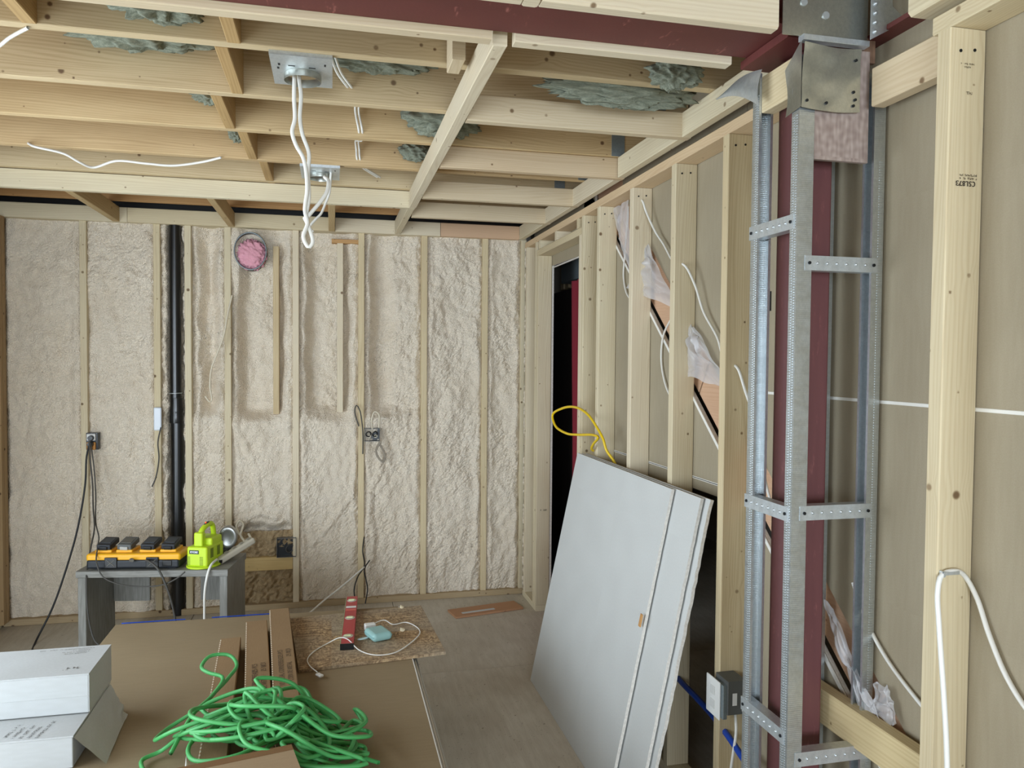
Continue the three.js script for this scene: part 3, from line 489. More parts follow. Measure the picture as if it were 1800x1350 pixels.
function deviceBox(name, label, at, w, h, withSockets) {
  const t = thing(name, label, 'electrical box', null, at);
  const m = std({ color: 0x77797a, roughness: 0.5, metalness: 0.5 });
  for (const [x0, x1, y0, y1] of [[-w / 2, w / 2, h / 2 - 0.002, h / 2], [-w / 2, w / 2, -h / 2, -h / 2 + 0.002], [-w / 2, -w / 2 + 0.002, -h / 2, h / 2], [w / 2 - 0.002, w / 2, -h / 2, h / 2]]) board(t, 'box_side', [x0, x1], [y0, y1], [-0.05, 0], m, 0.0005);
  board(t, 'box_back', [-w / 2, w / 2], [-h / 2, h / 2], [-0.052, -0.049], Mblack, 0.0005);
  if (withSockets === 2) for (const x of [-0.022, 0.02]) { mesh('coiled_wire', new THREE.TorusGeometry(0.016, 0.004, 6, 20), Mcabledark, t, [x, 0.004, -0.012], [0.3, 0.3, 0]); mesh('coiled_wire', new THREE.TorusGeometry(0.01, 0.003, 6, 16), Mcream, t, [x + 0.004, -0.01, -0.02], [0.6, 0, 0]); }
  if (withSockets === 1) { mesh('coiled_wire', new THREE.TorusGeometry(0.026, 0.004, 6, 20), Mgreycord, t, [0.02, -0.008, -0.015], [0.2, 0.5, 0]); }
  return t;
}
deviceBox('junction_box', 'twin metal electrical box with coiled black wires at mid height on the back wall', [0.254, 1.104, -5.015], 0.098, 0.083, 2);
deviceBox('junction_box', 'open metal electrical box above the wood block near the bench', [-0.279, 0.394, -5.02], 0.118, 0.122, 1);
{
  const t = thing('receptacle', 'orange and white receptacle with black cords plugged in on the back wall', 'outlet', null, [-1.395, 1.09, -5.015]);
  board(t, 'box', [-0.03, 0.035], [-0.05, 0.05], [-0.05, 0], Mblack, 0.002);
  rbox(t, 'upper_face', [-0.024, 0.024], [0.005, 0.045], [0, 0.012], Mwhite, 0.004); rbox(t, 'lower_face', [-0.024, 0.024], [-0.05, -0.004], [0, 0.014], std({ color: 0xc98a3a, roughness: 0.5 }), 0.004);
  mesh('plug', new THREE.CylinderGeometry(0.014, 0.017, 0.03, 14), Mblack, t, [0, -0.015, 0.028], [Math.PI / 2, 0, 0]); mesh('plug', new THREE.CylinderGeometry(0.014, 0.017, 0.03, 14), Mblack, t, [0.002, 0.022, 0.026], [Math.PI / 2, 0, 0]);
}
{ const g = new RoundedBoxGeometry(0.045, 0.142, 0.022, 3, 0.009); single('plug_in_adapter', g, std({ color: 0xdfe6ee, roughness: 0.3 }), 'white plug-in box on the stud left of the black pipe', 'adapter', null, [-1.03, 1.22, -5.026]); }
wire('black_cable', [[-1.395, 1.07, -4.96], [-1.405, 1.0, -4.95], [-1.41, 0.85, -4.94], [-1.44, 0.6, -4.9], [-1.48, 0.4, -4.85], [-1.54, 0.17, -4.78], [-1.6, 0.01, -4.7], [-1.55, 0.008, -4.5], [-1.45, 0.008, -4.3]], 0.0055, Mcabledark, 'thick black cord falling from the receptacle to the floor at far left', 'cord');
wire('black_cable', [[-1.39, 1.10, -4.96], [-1.38, 1.0, -4.93], [-1.36, 0.86, -4.9], [-1.33, 0.74, -4.8], [-1.275, 0.645, -4.62], [-1.258, 0.58, -4.5], [-1.252, 0.495, -4.41], [-1.235, 0.44, -4.33], [-1.225, 0.33, -4.3], [-1.21, 0.2, -4.3], [-1.18, 0.13, -4.28], [-1.13, 0.1, -4.26]], 0.0042, Mgreycord, 'thin dark cord hanging down over the left end of the bench', 'cord');
wire('black_cable', [[-1.385, 1.08, -4.965], [-1.36, 0.95, -4.93], [-1.335, 0.80, -4.87], [-1.29, 0.67, -4.7], [-1.22, 0.62, -4.5], [-1.2, 0.59, -4.4], [-1.185, 0.53, -4.325], [-1.15, 0.46, -4.305], [-1.08, 0.42, -4.3], [-0.98, 0.40, -4.3], [-0.86, 0.41, -4.27], [-0.78, 0.45, -4.24], [-0.74, 0.485, -4.22]], 0.0036, Mgreycord, 'thin dark cord sagging in front of the bench to the green charger', 'cord');
wire('white_wire', [[-0.60, 1.98, -5.03], [-0.625, 1.85, -5.0], [-0.645, 1.73, -4.99], [-0.69, 1.6, -4.985], [-0.715, 1.53, -4.985], [-0.725, 1.42, -4.985], [-0.715, 1.335, -4.985], [-0.725, 1.325, -4.98], [-0.75, 1.36, -4.97]], 0.0052, Mcream, 'loose cream wire dangling from the stud right of the black pipe', 'cable');
wire('black_cable', [[-1.01, 1.17, -5.01], [-1.025, 1.08, -5.0], [-1.02, 0.98, -5.0], [-1.04, 0.86, -5.0], [-1.06, 0.81, -5.0]], 0.004, Mgreycord, 'short dark wire hanging below the white plug-in box', 'cord');
wire('black_cable', [[0.196, 0.98, -5.03], [0.196, 1.10, -5.012], [0.19, 1.18, -5.01], [0.175, 1.265, -5.015], [0.155, 1.295, -5.02], [0.145, 1.26, -5.03], [0.17, 1.16, -5.034]], 0.004, Mgreycord, 'dark wire looped above the twin electrical box', 'cord');
wire('white_wire', [[0.255, 1.145, -5.02], [0.25, 1.2, -5.0], [0.27, 1.255, -5.0], [0.295, 1.24, -5.0], [0.298, 1.15, -5.02]], 0.0055, Mcream, 'cream wire loop on top of the twin electrical box', 'cable');
wire('white_wire', [[0.31, 1.06, -5.02], [0.28, 1.0, -5.01], [0.30, 0.95, -5.0], [0.325, 0.93, -5.0], [0.335, 0.97, -5.01], [0.30, 1.05, -5.02]], 0.007, Mfoam, 'foam covered wire loop below the twin electrical box', 'cable');
wire('white_wire', [[-0.56, 0.49, -5.03], [-0.575, 0.55, -5.0], [-0.555, 0.585, -4.99], [-0.535, 0.56, -5.0], [-0.55, 0.49, -5.0], [-0.51, 0.45, -4.98], [-0.49, 0.47, -4.98], [-0.505, 0.5, -5.0]], 0.0075, Mcream, 'curled cream cable end above the wood block near the bench', 'cable');
wire('white_cable', [[0.21, 0.255, -5.0], [0.185, 0.245, -4.96], [0.06, 0.16, -4.9], [-0.04, 0.10, -4.85], [-0.14, 0.05, -4.75], [-0.3, 0.012, -4.6]], 0.0055, Mcable, 'white cord sloping along the foot of the back wall', 'cord');
wire('black_cable', [[0.205, 0.44, -5.022], [0.195, 0.36, -4.99], [0.205, 0.26, -4.99], [0.165, 0.2, -4.97], [0.14, 0.12, -4.95], [0.15, 0.04, -4.93]], 0.004, Mcabledark, 'black wire bowed in front of the middle stud above the red level', 'cord');
wire('black_cable', [[0.24, 0.29, -5.01], [0.205, 0.24, -4.985], [0.215, 0.18, -4.97], [0.225, 0.12, -4.96], [0.21, 0.03, -4.94]], 0.004, Mcabledark, 'shorter black wire beside the middle stud above the red level', 'cord');
{ // bare brown insulation under the block
  const g = grid(60, 80, (u, v) => { const x = -0.607 + u * 0.366, y = 0.035 + v * 0.46; return [x, y, -5.075 + 0.02 * n2(x * 8, y * 6) + 0.012 * n2(x * 26, y * 24) + 0.005 * n2(x * 70, y * 70)]; });
  const m = single('mineral_wool', g, Mwoolbrown, 'patch of bare brown insulation behind the wood block near the bench', 'insulation');
}

// ================================================================ RIGHT WALL FITTINGS
wire('white_cable', [[1.33, 2.30, -3.24], [1.30, 2.285, -3.105], [1.31, 2.24, -3.09], [1.325, 2.14, -3.02], [1.33, 2.08, -2.95], [1.325, 2.0, -2.85], [1.3, 1.975, -2.735]], 0.0048, Mcable, 'white cable slanting between the second and third right studs near the top');
wire('white_cable', [[1.29, 1.97, -2.70], [1.30, 1.955, -2.68], [1.315, 1.88, -2.63], [1.325, 1.78, -2.58], [1.33, 1.68, -2.48], [1.32, 1.61, -2.42], [1.3, 1.585, -2.34]], 0.0048, Mcable, 'white cable slanting between the first and second right studs');
wire('white_cable', [[1.295, 1.59, -2.31], [1.30, 1.575, -2.285], [1.315, 1.5, -2.26], [1.325, 1.43, -2.23], [1.335, 1.30, -2.2], [1.338, 1.2, -2.16], [1.338, 1.1, -2.1]], 0.0048, Mcable, 'white cable leaving the nearest right stud towards the column');
wire('white_cable', [[1.335, 2.31, -3.35], [1.335, 2.2, -3.37], [1.34, 2.1, -3.4], [1.342, 2.0, -3.42], [1.34, 1.92, -3.38], [1.335, 1.86, -3.28]], 0.0045, Mcable, 'loose white cable bowing behind the fourth right stud');
wire('white_cable', [[1.335, 1.78, -2.86], [1.34, 1.7, -2.96], [1.342, 1.6, -2.98], [1.34, 1.5, -2.93], [1.335, 1.42, -2.82], [1.335, 1.36, -2.72]], 0.0045, Mcable, 'loose white cable bowing across the diagonal stair panel');
wire('white_cable', [[1.335, 1.02, -1.74], [1.34, 0.93, -1.687], [1.34, 0.863, -1.612], [1.34, 0.808, -1.512], [1.33, 0.78, -1.42]], 0.005, Mcable, 'white cable slanting down behind the column to the near right stud');
wire('white_cable', [[1.24, 0.3, -1.30], [1.245, 0.6, -1.31], [1.245, 0.78, -1.318], [1.245, 0.9, -1.33], [1.248, 1.05, -1.352], [1.252, 1.115, -1.362], [1.265, 1.148, -1.366], [1.30, 1.155, -1.366], [1.33, 1.14, -1.372], [1.34, 1.10, -1.35], [1.34, 1.03, -1.315], [1.34, 0.96, -1.27], [1.34, 0.91, -1.215], [1.335, 0.86, -1.1]], 0.0055, Mcable, 'white cable stapled over the near right stud and hanging down both sides');
single('cable_staple', merge([moved(prismGeo(0.04, 0.008, 0.003, 0.0005), 1.285, 1.152, -1.362), moved(prismGeo(0.006, 0.012, 0.012, 0.0005), 1.268, 1.15, -1.367)]), Mgalv, 'small metal staple holding the cable on the near right stud', 'staple');
wire('yellow_cable', [[1.25, 1.155, -3.56], [1.238, 1.165, -3.55], [1.23, 1.195, -3.5], [1.225, 1.235, -3.42], [1.22, 1.24, -3.48], [1.20, 1.225, -3.65], [1.18, 1.22, -3.78], [1.16, 1.25, -3.92], [1.16, 1.30, -3.97], [1.18, 1.345, -3.85], [1.20, 1.36, -3.7], [1.215, 1.335, -3.55], [1.225, 1.28, -3.44], [1.235, 1.23, -3.38], [1.245, 1.18, -3.36], [1.275, 1.13, -3.34], [1.3, 1.06, -3.33]], 0.0065, Myellowcable, 'yellow electrical cable looped above the leaning drywall beside the doorway');
wire('blue_hose', [[1.31, 0.40, -2.9], [1.30, 0.377, -2.70], [1.295, 0.37, -2.5], [1.29, 0.365, -2.38], [1.28, 0.355, -2.26], [1.27, 0.34, -2.15], [1.26, 0.32, -2.0]], 0.011, Mblue, 'blue water pipe passing through the first right stud', 'pipe');
{ // receptacle with white plate at the foot of the near stud
  const t = thing('wall_outlet', 'white outlet plate on a grey electrical box low on the first right stud', 'outlet');
  board(t, 'box', [1.245, 1.31], [0.455, 0.565], [-2.296, -2.215], std({ color: 0x5f615f, roughness: 0.5, metalness: 0.3 }), 0.002);
  rbox(t, 'cover_plate', [1.226, 1.232], [0.43, 0.555], [-2.325, -2.235], Mwhite, 0.003);
  for (const y of [0.47, 0.515]) rbox(t, 'socket', [1.223, 1.227], [y - 0.014, y + 0.014], [-2.295, -2.265], std({ color: 0xd4d4d0, roughness: 0.4 }), 0.002);
  board(t, 'bracket', [1.232, 1.246], [0.44, 0.55], [-2.29, -2.22], Mgalvdull, 0.001);
  board(t, 'rating_sticker', [1.262, 1.278], [0.485, 0.525], [-2.2155, -2.2145], Mwhite, 0.0002);
}
wire('white_cable', [[1.285, 0.46, -2.24], [1.28, 0.4, -2.22], [1.265, 0.33, -2.21], [1.255, 0.25, -2.21], [1.258, 0.15, -2.215]], 0.0048, Mcable, 'white cable dropping from the low outlet box');
wire('white_cable', [[1.30, 0.47, -2.22], [1.30, 0.44, -2.17], [1.295, 0.40, -2.15], [1.29, 0.33, -2.13]], 0.0048, Mcable, 'short white cable curving right from the low outlet box');
// crumpled plastic in the stair gap
function plastic(label, quad, sd, amp = 0.02) {
  const [a, b, c, d] = quad.map((q) => V(...q));
  const g = grid(26, 26, (u, v) => { const p = a.clone().lerp(b, u).lerp(d.clone().lerp(c, u), v); const e = Math.min(u, 1 - u, v, 1 - v) * 4; const n = Math.abs(n2(u * 1.6 + sd, v * 1.6)) + 0.35 * Math.abs(n2(u * 3.6, v * 3.6 + sd)); return [p.x - amp * n * Math.min(1, 0.3 + e), p.y + 0.015 * n2(u * 2 + sd, v * 2) * (0.5 + 0.5 * e), p.z + 0.015 * n2(u * 2, v * 2 + sd), p.z, p.y]; });
  return single('plastic_sheet', g, Mplastic, label, 'plastic sheet', 'torn plastic along the stair gap');
}
plastic('torn white plastic hanging at the top left of the stair gap behind the fourth stud', [[1.33, 2.335, -3.54], [1.33, 2.335, -3.33], [1.335, 2.0, -3.3], [1.335, 2.12, -3.42]], 1);
plastic('largest crumpled white plastic piece between the second and third right studs', [[1.325, 2.09, -3.13], [1.33, 2.10, -3.1], [1.335, 1.80, -2.80], [1.31, 1.93, -3.30]], 2, 0.03);
plastic('crumpled white plastic piece between the first and second right studs', [[1.33, 1.74, -2.69], [1.335, 1.73, -2.66], [1.335, 1.51, -2.40], [1.325, 1.54, -2.70]], 3, 0.025);
plastic('crumpled plastic at the lower right behind the column', [[1.335, 0.95, -1.86], [1.335, 0.93, -1.82], [1.32, 0.72, -1.6], [1.325, 0.72, -1.7]], 4);
plastic('small plastic scrap low against the wood block by the near right stud', [[1.335, 0.80, -1.64], [1.335, 0.80, -1.58], [1.33, 0.715, -1.56], [1.33, 0.72, -1.66]], 5);
single('dark_hole_patch', prismGeo(0.004, 0.062, 0.05, 0.0005), Mblack, 'small black rectangle standing for a dark hole in the drywall left of the red post', 'cover', null, [1.3485, 1.79, -2.2]);  // black plate painted in for the darkness inside a cut-out hole
// stamped print on the near right stud and elsewhere (flat ink)
function print(parent, lines, w, h, at, rot, o) { return mesh('stamp', new THREE.PlaneGeometry(w, h), stamp(lines, w, h, o?.color ?? INK, o), parent, at, rot); }
print(wallRight, [['CSL873', 0.5, 0.3, 0.5, true], ['~13', 0.06, 0.66, 0.2], ['~13', 0.06, 0.88, 0.2]], 0.062, 0.03, [1.305, 1.985, -1.3733], [0, 0, Math.PI], { align: 'center' });
print(wallRight, [['~13', 0.02, 0.25, 0.36], ['~6', 0.25, 0.72, 0.36]], 0.04, 0.014, [1.305, 2.225, -1.3733], [0, 0, 0], { align: 'center' });
print(wallRight, [['~4', 0.05, 0.5, 0.8]], 0.022, 0.009, [1.305, 2.168, -1.3733], [0, 0, Math.PI], { align: 'center' });
print(wallRight, [['~7', 0.05, 0.5, 0.7]], 0.06, 0.022, [1.305, 0.645, -4.6613], [0, 0, 0], { align: 'center' });

single('tape_scrap', prismGeo(0.004, 0.03, 0.05, 0.0005), Mwhite, 'small white tape scrap under the top plate at the upper right', 'tape', null, [1.347, 2.285, -1.175]);
// doorway contents
{
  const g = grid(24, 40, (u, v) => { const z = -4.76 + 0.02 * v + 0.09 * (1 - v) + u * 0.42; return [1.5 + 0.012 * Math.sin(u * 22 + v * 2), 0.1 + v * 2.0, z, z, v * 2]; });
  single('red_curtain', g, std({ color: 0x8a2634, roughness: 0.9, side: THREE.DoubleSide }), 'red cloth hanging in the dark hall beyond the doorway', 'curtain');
  single('black_panel', prismGeo(0.03, 2.06, 0.66, 0.004), std({ color: 0x1c1817, roughness: 0.7 }), 'black panel filling most of the dark doorway', 'wardrobe', null, [1.54, 1.035, -5.02]);  // thin black panel just behind the doorway
}

// ================================================================ DRYWALL, ON THE FLOOR AND LEANING
const SH = 0.0127, NS = 35, TOP = SH * NS + 0.0005;
{
  const geo = prismGeo(1.21, SH - 0.0007, 2.44, 0.0008);
  for (let k = 0; k < NS; k++) {
    const top = k === NS - 1, second = k === NS - 2, x = -0.3 + (top ? 0 : second ? 0.011 : k === NS - 3 ? 0.017 : k === NS - 4 ? 0.026 : rr(-0.006, 0.012)), z = -2.345 + (top ? 0 : second ? -0.035 : rr(-0.03, 0.0));
    const m = single('drywall_sheet', geo, top || k === NS - 3 ? Mkraft2() : Mgyppaper, top ? 'brown backed drywall sheet on top of the floor stack' : second ? 'drywall sheet just under the top one of the floor stack' : 'drywall sheet lying lower in the stack on the floor', 'drywall', 'drywall sheets stacked on the floor', [x, SH * (k + 0.5), z]);
  }
}
for (const [dx, y, dz] of [[0.6035, TOP - 0.0002, 0], [0.6155, TOP - SH - 0.0002, -0.035]]) single('edge_paper', prismGeo(0.003, 0.0012, 2.43, 0.0002), Medge, dz ? 'thin white paper edge of the second drywall sheet along the walkway' : 'thin white paper edge of the top drywall sheet along the walkway', 'edge strip', null, [-0.3 + dx, y, -2.345 + dz]);
function Mkraft2() { return std({ map: Mkraft.map, color: 0xe6dac8, roughness: 0.85 }); }
single('edge_tape', prismGeo(0.26, 0.005, 0.0012, 0.0002), Mblue, 'blue strip of edge tape at the back left of the drywall stack', 'tape', null, [-0.76, TOP - 0.0085, -3.603]);
single('edge_tape', prismGeo(0.32, 0.005, 0.0012, 0.0002), Mblue, 'blue strip of edge tape behind the cornerbead boxes', 'tape', null, [-0.36, TOP - 0.0085, -3.603]);
function leaning(s0, s1, k, label, rag) {
  const pts = [[s1, 0], [s1, 1.157], [s0, 1.157]];
  for (let i = 1; i < 46; i++) { const t = 1 - i / 46; pts.push([s0 + rag * (0.5 + n2(t * 9, k * 5) * 0.5 + 0.9 * n2(t * 40, k)), 1.157 * t]); }
  pts.push([s0, 0]);
  const m = single('leaning_drywall', poly(pts, SH - 0.001), [Mgyppaper, Mgyp], label, 'drywall', 'drywall sheets leaning on the right wall');
  m.rotation.set(0.204, Math.PI / 2, 0, 'YXZ'); m.position.set(0.966 + k * 0.0185, 0.001, 0); return m;
}
leaning(2.56, 3.655, 0, 'front white drywall sheet leaning against the right studs', 0.0012);
leaning(2.37, 3.64, 1, 'middle white drywall sheet leaning, showing past the front one', 0.002);
leaning(2.335, 3.63, 2, 'rearmost leaning drywall sheet with a crumbled edge', 0.005);
single('paper_scrap', prismGeo(0.004, 0.045, 0.018, 0.001), std({ color: 0xc09058, roughness: 0.9 }), 'small tan paper scrap on the edge of the front leaning drywall', 'scrap', null, [1.088, 0.66, -2.563], [0, 0, -0.2]);

// ================================================================ ON THE DRYWALL STACK
{ // OSB board
  const pts = [[-0.177, 3.458], [-0.117, 2.876], [0.433, 2.939], [0.403, 3.521]].map(([x, z]) => [x, z]);
  const m = single('osb_board', poly(pts.slice().reverse(), 0.011, 0.0006), Mosb, 'dusty strand board lying on the drywall stack under the red level', 'board', null, [0, TOP + 0.0006, 0]); m.rotation.x = -Math.PI / 2;
}
const OT = TOP + 0.0128;
single('wood_scrap', prismGeo(0.46, 0.012, 0.15, 0.001), wood(T_pink, 0xd8b89c), 'thin reddish wood offcut on the floor by the back wall', 'board', null, [0.955, 0.007, -4.74], [0, 0.2, 0]);
single('floor_paper', prismGeo(0.22, 0.002, 0.025, 0.0005), Mgyppaper, 'torn pale paper strip lying on the reddish offcut', 'paper', null, [0.9, 0.0145, -4.70], [0, 0.2, 0]);
function beadBox(label, x0, z0, x1, z1, w, h, text, lift = 0) {
  const dx = x1 - x0, dz = z1 - z0, ang = Math.atan2(dx, dz), L = 2.0;
  const t = thing('cornerbead_carton', label, 'carton', 'long cornerbead cartons on the drywall stack', [x0, TOP + lift, z0], ang);
  mesh('carton', prismGeo(w, h, L, 0.0025), Mcard2, t, [0, h / 2 + 0.0005, L / 2]);
  const n = 46; const teeth = []; for (let i = 0; i < n; i++) teeth.push(moved(new THREE.BoxGeometry(0.004, 0.0012, 0.009), -w / 2 + 0.002, h + 0.0008, 0.02 + i * 0.021));
  mesh('perforated_edge', merge(teeth), std({ color: 0xe0d4c0, roughness: 0.9 }), t);
  if (text) {
    const p = mesh('print', new THREE.PlaneGeometry(0.36, w * 0.8), stamp([[text[0], 0.02, 0.3, 0.36], [text[1], 0.02, 0.74, 0.36], ['25 PCS', 0.74, 0.3, 0.36], ['25 MCX', 0.74, 0.74, 0.36]], 0.36, w * 0.8, '#4b3c2c', { px: 1024 }), t, [0.004, h + 0.0012, text[2]]);
    p.rotation.set(-Math.PI / 2, 0, Math.PI / 2);
  }
  return t;
}
beadBox('cornerbead carton beside the strand board, right one of three', -0.222, -3.45, -0.134, -2.445, 0.082, 0.06, ["10' METAL CORNERBEAD", "10' COIN DE METAL", 0.655]);
beadBox('printed cornerbead carton in the middle of the three', -0.306, -3.34, -0.23, -2.55, 0.084, 0.05, ["10' METAL CORNERBEAD", "10' COIN DE METAL", 0.64]);
beadBox('plain cornerbead carton, left one of three', -0.386, -3.155, -0.34, -2.51, 0.076, 0.05, null);
{ // spirit level
  const t = thing('spirit_level', 'red spirit level lying on the strand board', 'level', null, [0.077, OT, -3.34], -0.058);
  rbox(t, 'body', [-0.025, 0.025], [0.0005, 0.023], [-0.305, 0.305], std({ color: 0xb01c24, roughness: 0.4 }), 0.002);
  board(t, 'edge_rail', [-0.0275, -0.0245], [0.0005, 0.0235], [-0.304, 0.304], std({ color: 0x9aa27c, roughness: 0.4, metalness: 0.4 }), 0.001);
  board(t, 'end_cap', [-0.027, 0.026], [0.0003, 0.0242], [0.303, 0.309], Mblack, 0.001);
  for (const z of [-0.24, 0.0, 0.22]) { const v = mesh('vial_window', new THREE.CylinderGeometry(0.021, 0.021, 0.003, 24), std({ color: 0xb8b0a4, roughness: 0.3 }), t, [0, 0.0235, z]); const b = mesh('vial', new THREE.CapsuleGeometry(0.006, 0.018, 4, 10), phys({ color: 0xc9cfa0, roughness: 0.15 }), t, [0, 0.0245, z], [0, 0, Math.PI / 2]); }
  board(t, 'sticker', [-0.022, 0.022], [0.0232, 0.0238], [-0.16, -0.135], Mwhite, 0.0002); board(t, 'sticker', [-0.022, 0.022], [0.0232, 0.0238], [-0.115, -0.1], std({ color: 0xd86a5a, roughness: 0.5 }), 0.0002);
}
{ // earbud case
  const t = thing('earbud_case', 'pale turquoise rubber earbud case with a loop on the strand board', 'case', null, [0.185, OT, -3.14], 0.35);
  const g = new RoundedBoxGeometry(0.085, 0.034, 0.105, 6, 0.016); const m = mesh('shell', g, std({ color: 0x93bcb8, roughness: 0.5 }), t, [0, 0.0175, 0]);
  board(t, 'seam', [-0.0428, 0.0428], [0.0205, 0.0215], [-0.045, 0.048], std({ color: 0x5f9c9e, roughness: 0.6 }), 0.0003);
  mesh('loop', new THREE.TorusGeometry(0.014, 0.003, 8, 24), std({ color: 0xbfd6d6, roughness: 0.4 }), t, [-0.062, 0.006, -0.01], [Math.PI / 2 - 0.2, 0, 0]).scale.set(1.4, 0.8, 1);
  single('charger_block', new RoundedBoxGeometry(0.045, 0.028, 0.03, 2, 0.004), Mwhite, 'small white block behind the turquoise case', 'charger', null, [0.157, OT + 0.0145, -3.235], [0, 0.15, 0]);
}
wire('charging_cable', [[0.155, OT + 0.012, -3.255], [0.22, OT + 0.02, -3.29], [0.254, OT + 0.006, -3.27], [0.31, OT + 0.004, -3.29], [0.345, OT + 0.004, -3.24], [0.358, OT + 0.004, -3.157], [0.303, OT + 0.004, -3.038], [0.229, OT + 0.004, -2.951], [0.164, OT + 0.004, -2.947], [0.105, OT + 0.006, -3.005], [0.06, OT + 0.03, -3.07], [0.03, OT + 0.026, -3.1], [-0.017, OT + 0.004, -3.106], [-0.07, OT + 0.004, -3.026], [-0.089, OT + 0.004, -2.955], [-0.077, OT + 0.004, -2.89], [-0.05, OT + 0.003, -2.83]], 0.0022, Mcable, 'thin white charging cable curving over the strand board', 'cable');
single('cable_plug', new RoundedBoxGeometry(0.016, 0.008, 0.032, 2, 0.003), Mwhite, 'white plug end of the charging cable at the board corner', 'plug', null, [-0.042, TOP + 0.012, -2.812], [0, 0.6, 0]);
single('wood_chip', new THREE.ConeGeometry(0.013, 0.02, 5), W[0], 'small wood chip beside the charging cable', 'chip', null, [0.285, OT + 0.009, -3.2], [0.4, 0, 0.5]);
single('wood_chip', new THREE.ConeGeometry(0.012, 0.018, 5), W[1], 'small wood chip on the back edge of the strand board', 'chip', null, [0.31, OT + 0.008, -3.5], [0.3, 0, 0.4]);

{ // green extension cord: one long cord in a loose heap
  const pts = [], floorAt = (x) => { const k = Math.max(ss(-0.46, -0.41, x) * (1 - ss(-0.1, -0.03, x)), 0); return TOP + 0.012 + 0.062 * k; };
  const add = (x, z, h) => pts.push([x, floorAt(x) + h, z]);
  add(-0.47, -2.15, 0); add(-0.5, -2.24, 0.002); add(-0.52, -2.31, 0.004); add(-0.48, -2.345, 0.006); add(-0.43, -2.32, 0.008); add(-0.44, -2.25, 0.01);
  add(-0.4, -2.4, 0.02); add(-0.36, -2.5, 0.03); add(-0.34, -2.58, 0.05); add(-0.39, -2.62, 0.055); add(-0.42, -2.68, 0.06); add(-0.4, -2.74, 0.065); add(-0.345, -2.75, 0.06); add(-0.31, -2.69, 0.045); add(-0.33, -2.62, 0.03);
  for (let i = 0; i < 34; i++) {
    const f = i / 33, cx = -0.30 + 0.33 * f + rr(-0.1, 0.1), cz = -2.31 + 0.1 * f + rr(-0.11, 0.08), rx = rr(0.06, 0.17), rz = rr(0.05, 0.14), ph = rr(0, 6.3), dir = rnd() < 0.5 ? 1 : -1, h0 = rr(0, 0.05), tilt = rr(-0.025, 0.05), tp = rr(0, 6.3);
    for (let k = 0; k < 6; k++) { const a = ph + dir * k * 1.08; add(Math.max(-0.5, Math.min(0.1, cx + rx * Math.cos(a))), Math.max(-2.6, Math.min(-1.98, cz + rz * Math.sin(a))), Math.max(0, h0 + tilt * (1 + Math.sin(a + tp)))); }
  }
  add(0.06, -2.3, 0.01); add(0.09, -2.2, 0); add(0.13, -2.16, 0);
  single('extension_cord', tubeGeo(pts, 0.006, pts.length * 7, 8), Mgreen, 'heap of bright green extension cord on the drywall stack', 'cord');
}
{ // open carton in front of the cord
  const t = thing('open_carton', 'small brown carton corner at the bottom in front of the green cord', 'carton', null, [-0.235, TOP + 0.064, -1.93], 0.22);
  for (const [x, z, w, d] of [[0, 0.12, 0.32, 0.004], [0, -0.12, 0.32, 0.004], [-0.16, 0, 0.004, 0.236], [0.16, 0, 0.004, 0.236]]) mesh('side', prismGeo(w, 0.058, d, 0.001), Mcard, t, [x, 0.029, z]);
  mesh('top_flap', prismGeo(0.324, 0.004, 0.246, 0.001), Mcard, t, [0, 0.061, 0]);
  mesh('edge_tape', prismGeo(0.324, 0.001, 0.028, 0.0003), McardIn, t, [0, 0.0638, -0.108]);
}
single('caulk_nozzle', new THREE.ConeGeometry(0.008, 0.07, 14), Mwhite, 'white pointed nozzle tip standing among the green cord', 'nozzle', null, [-0.385, TOP + 0.036, -2.2]);
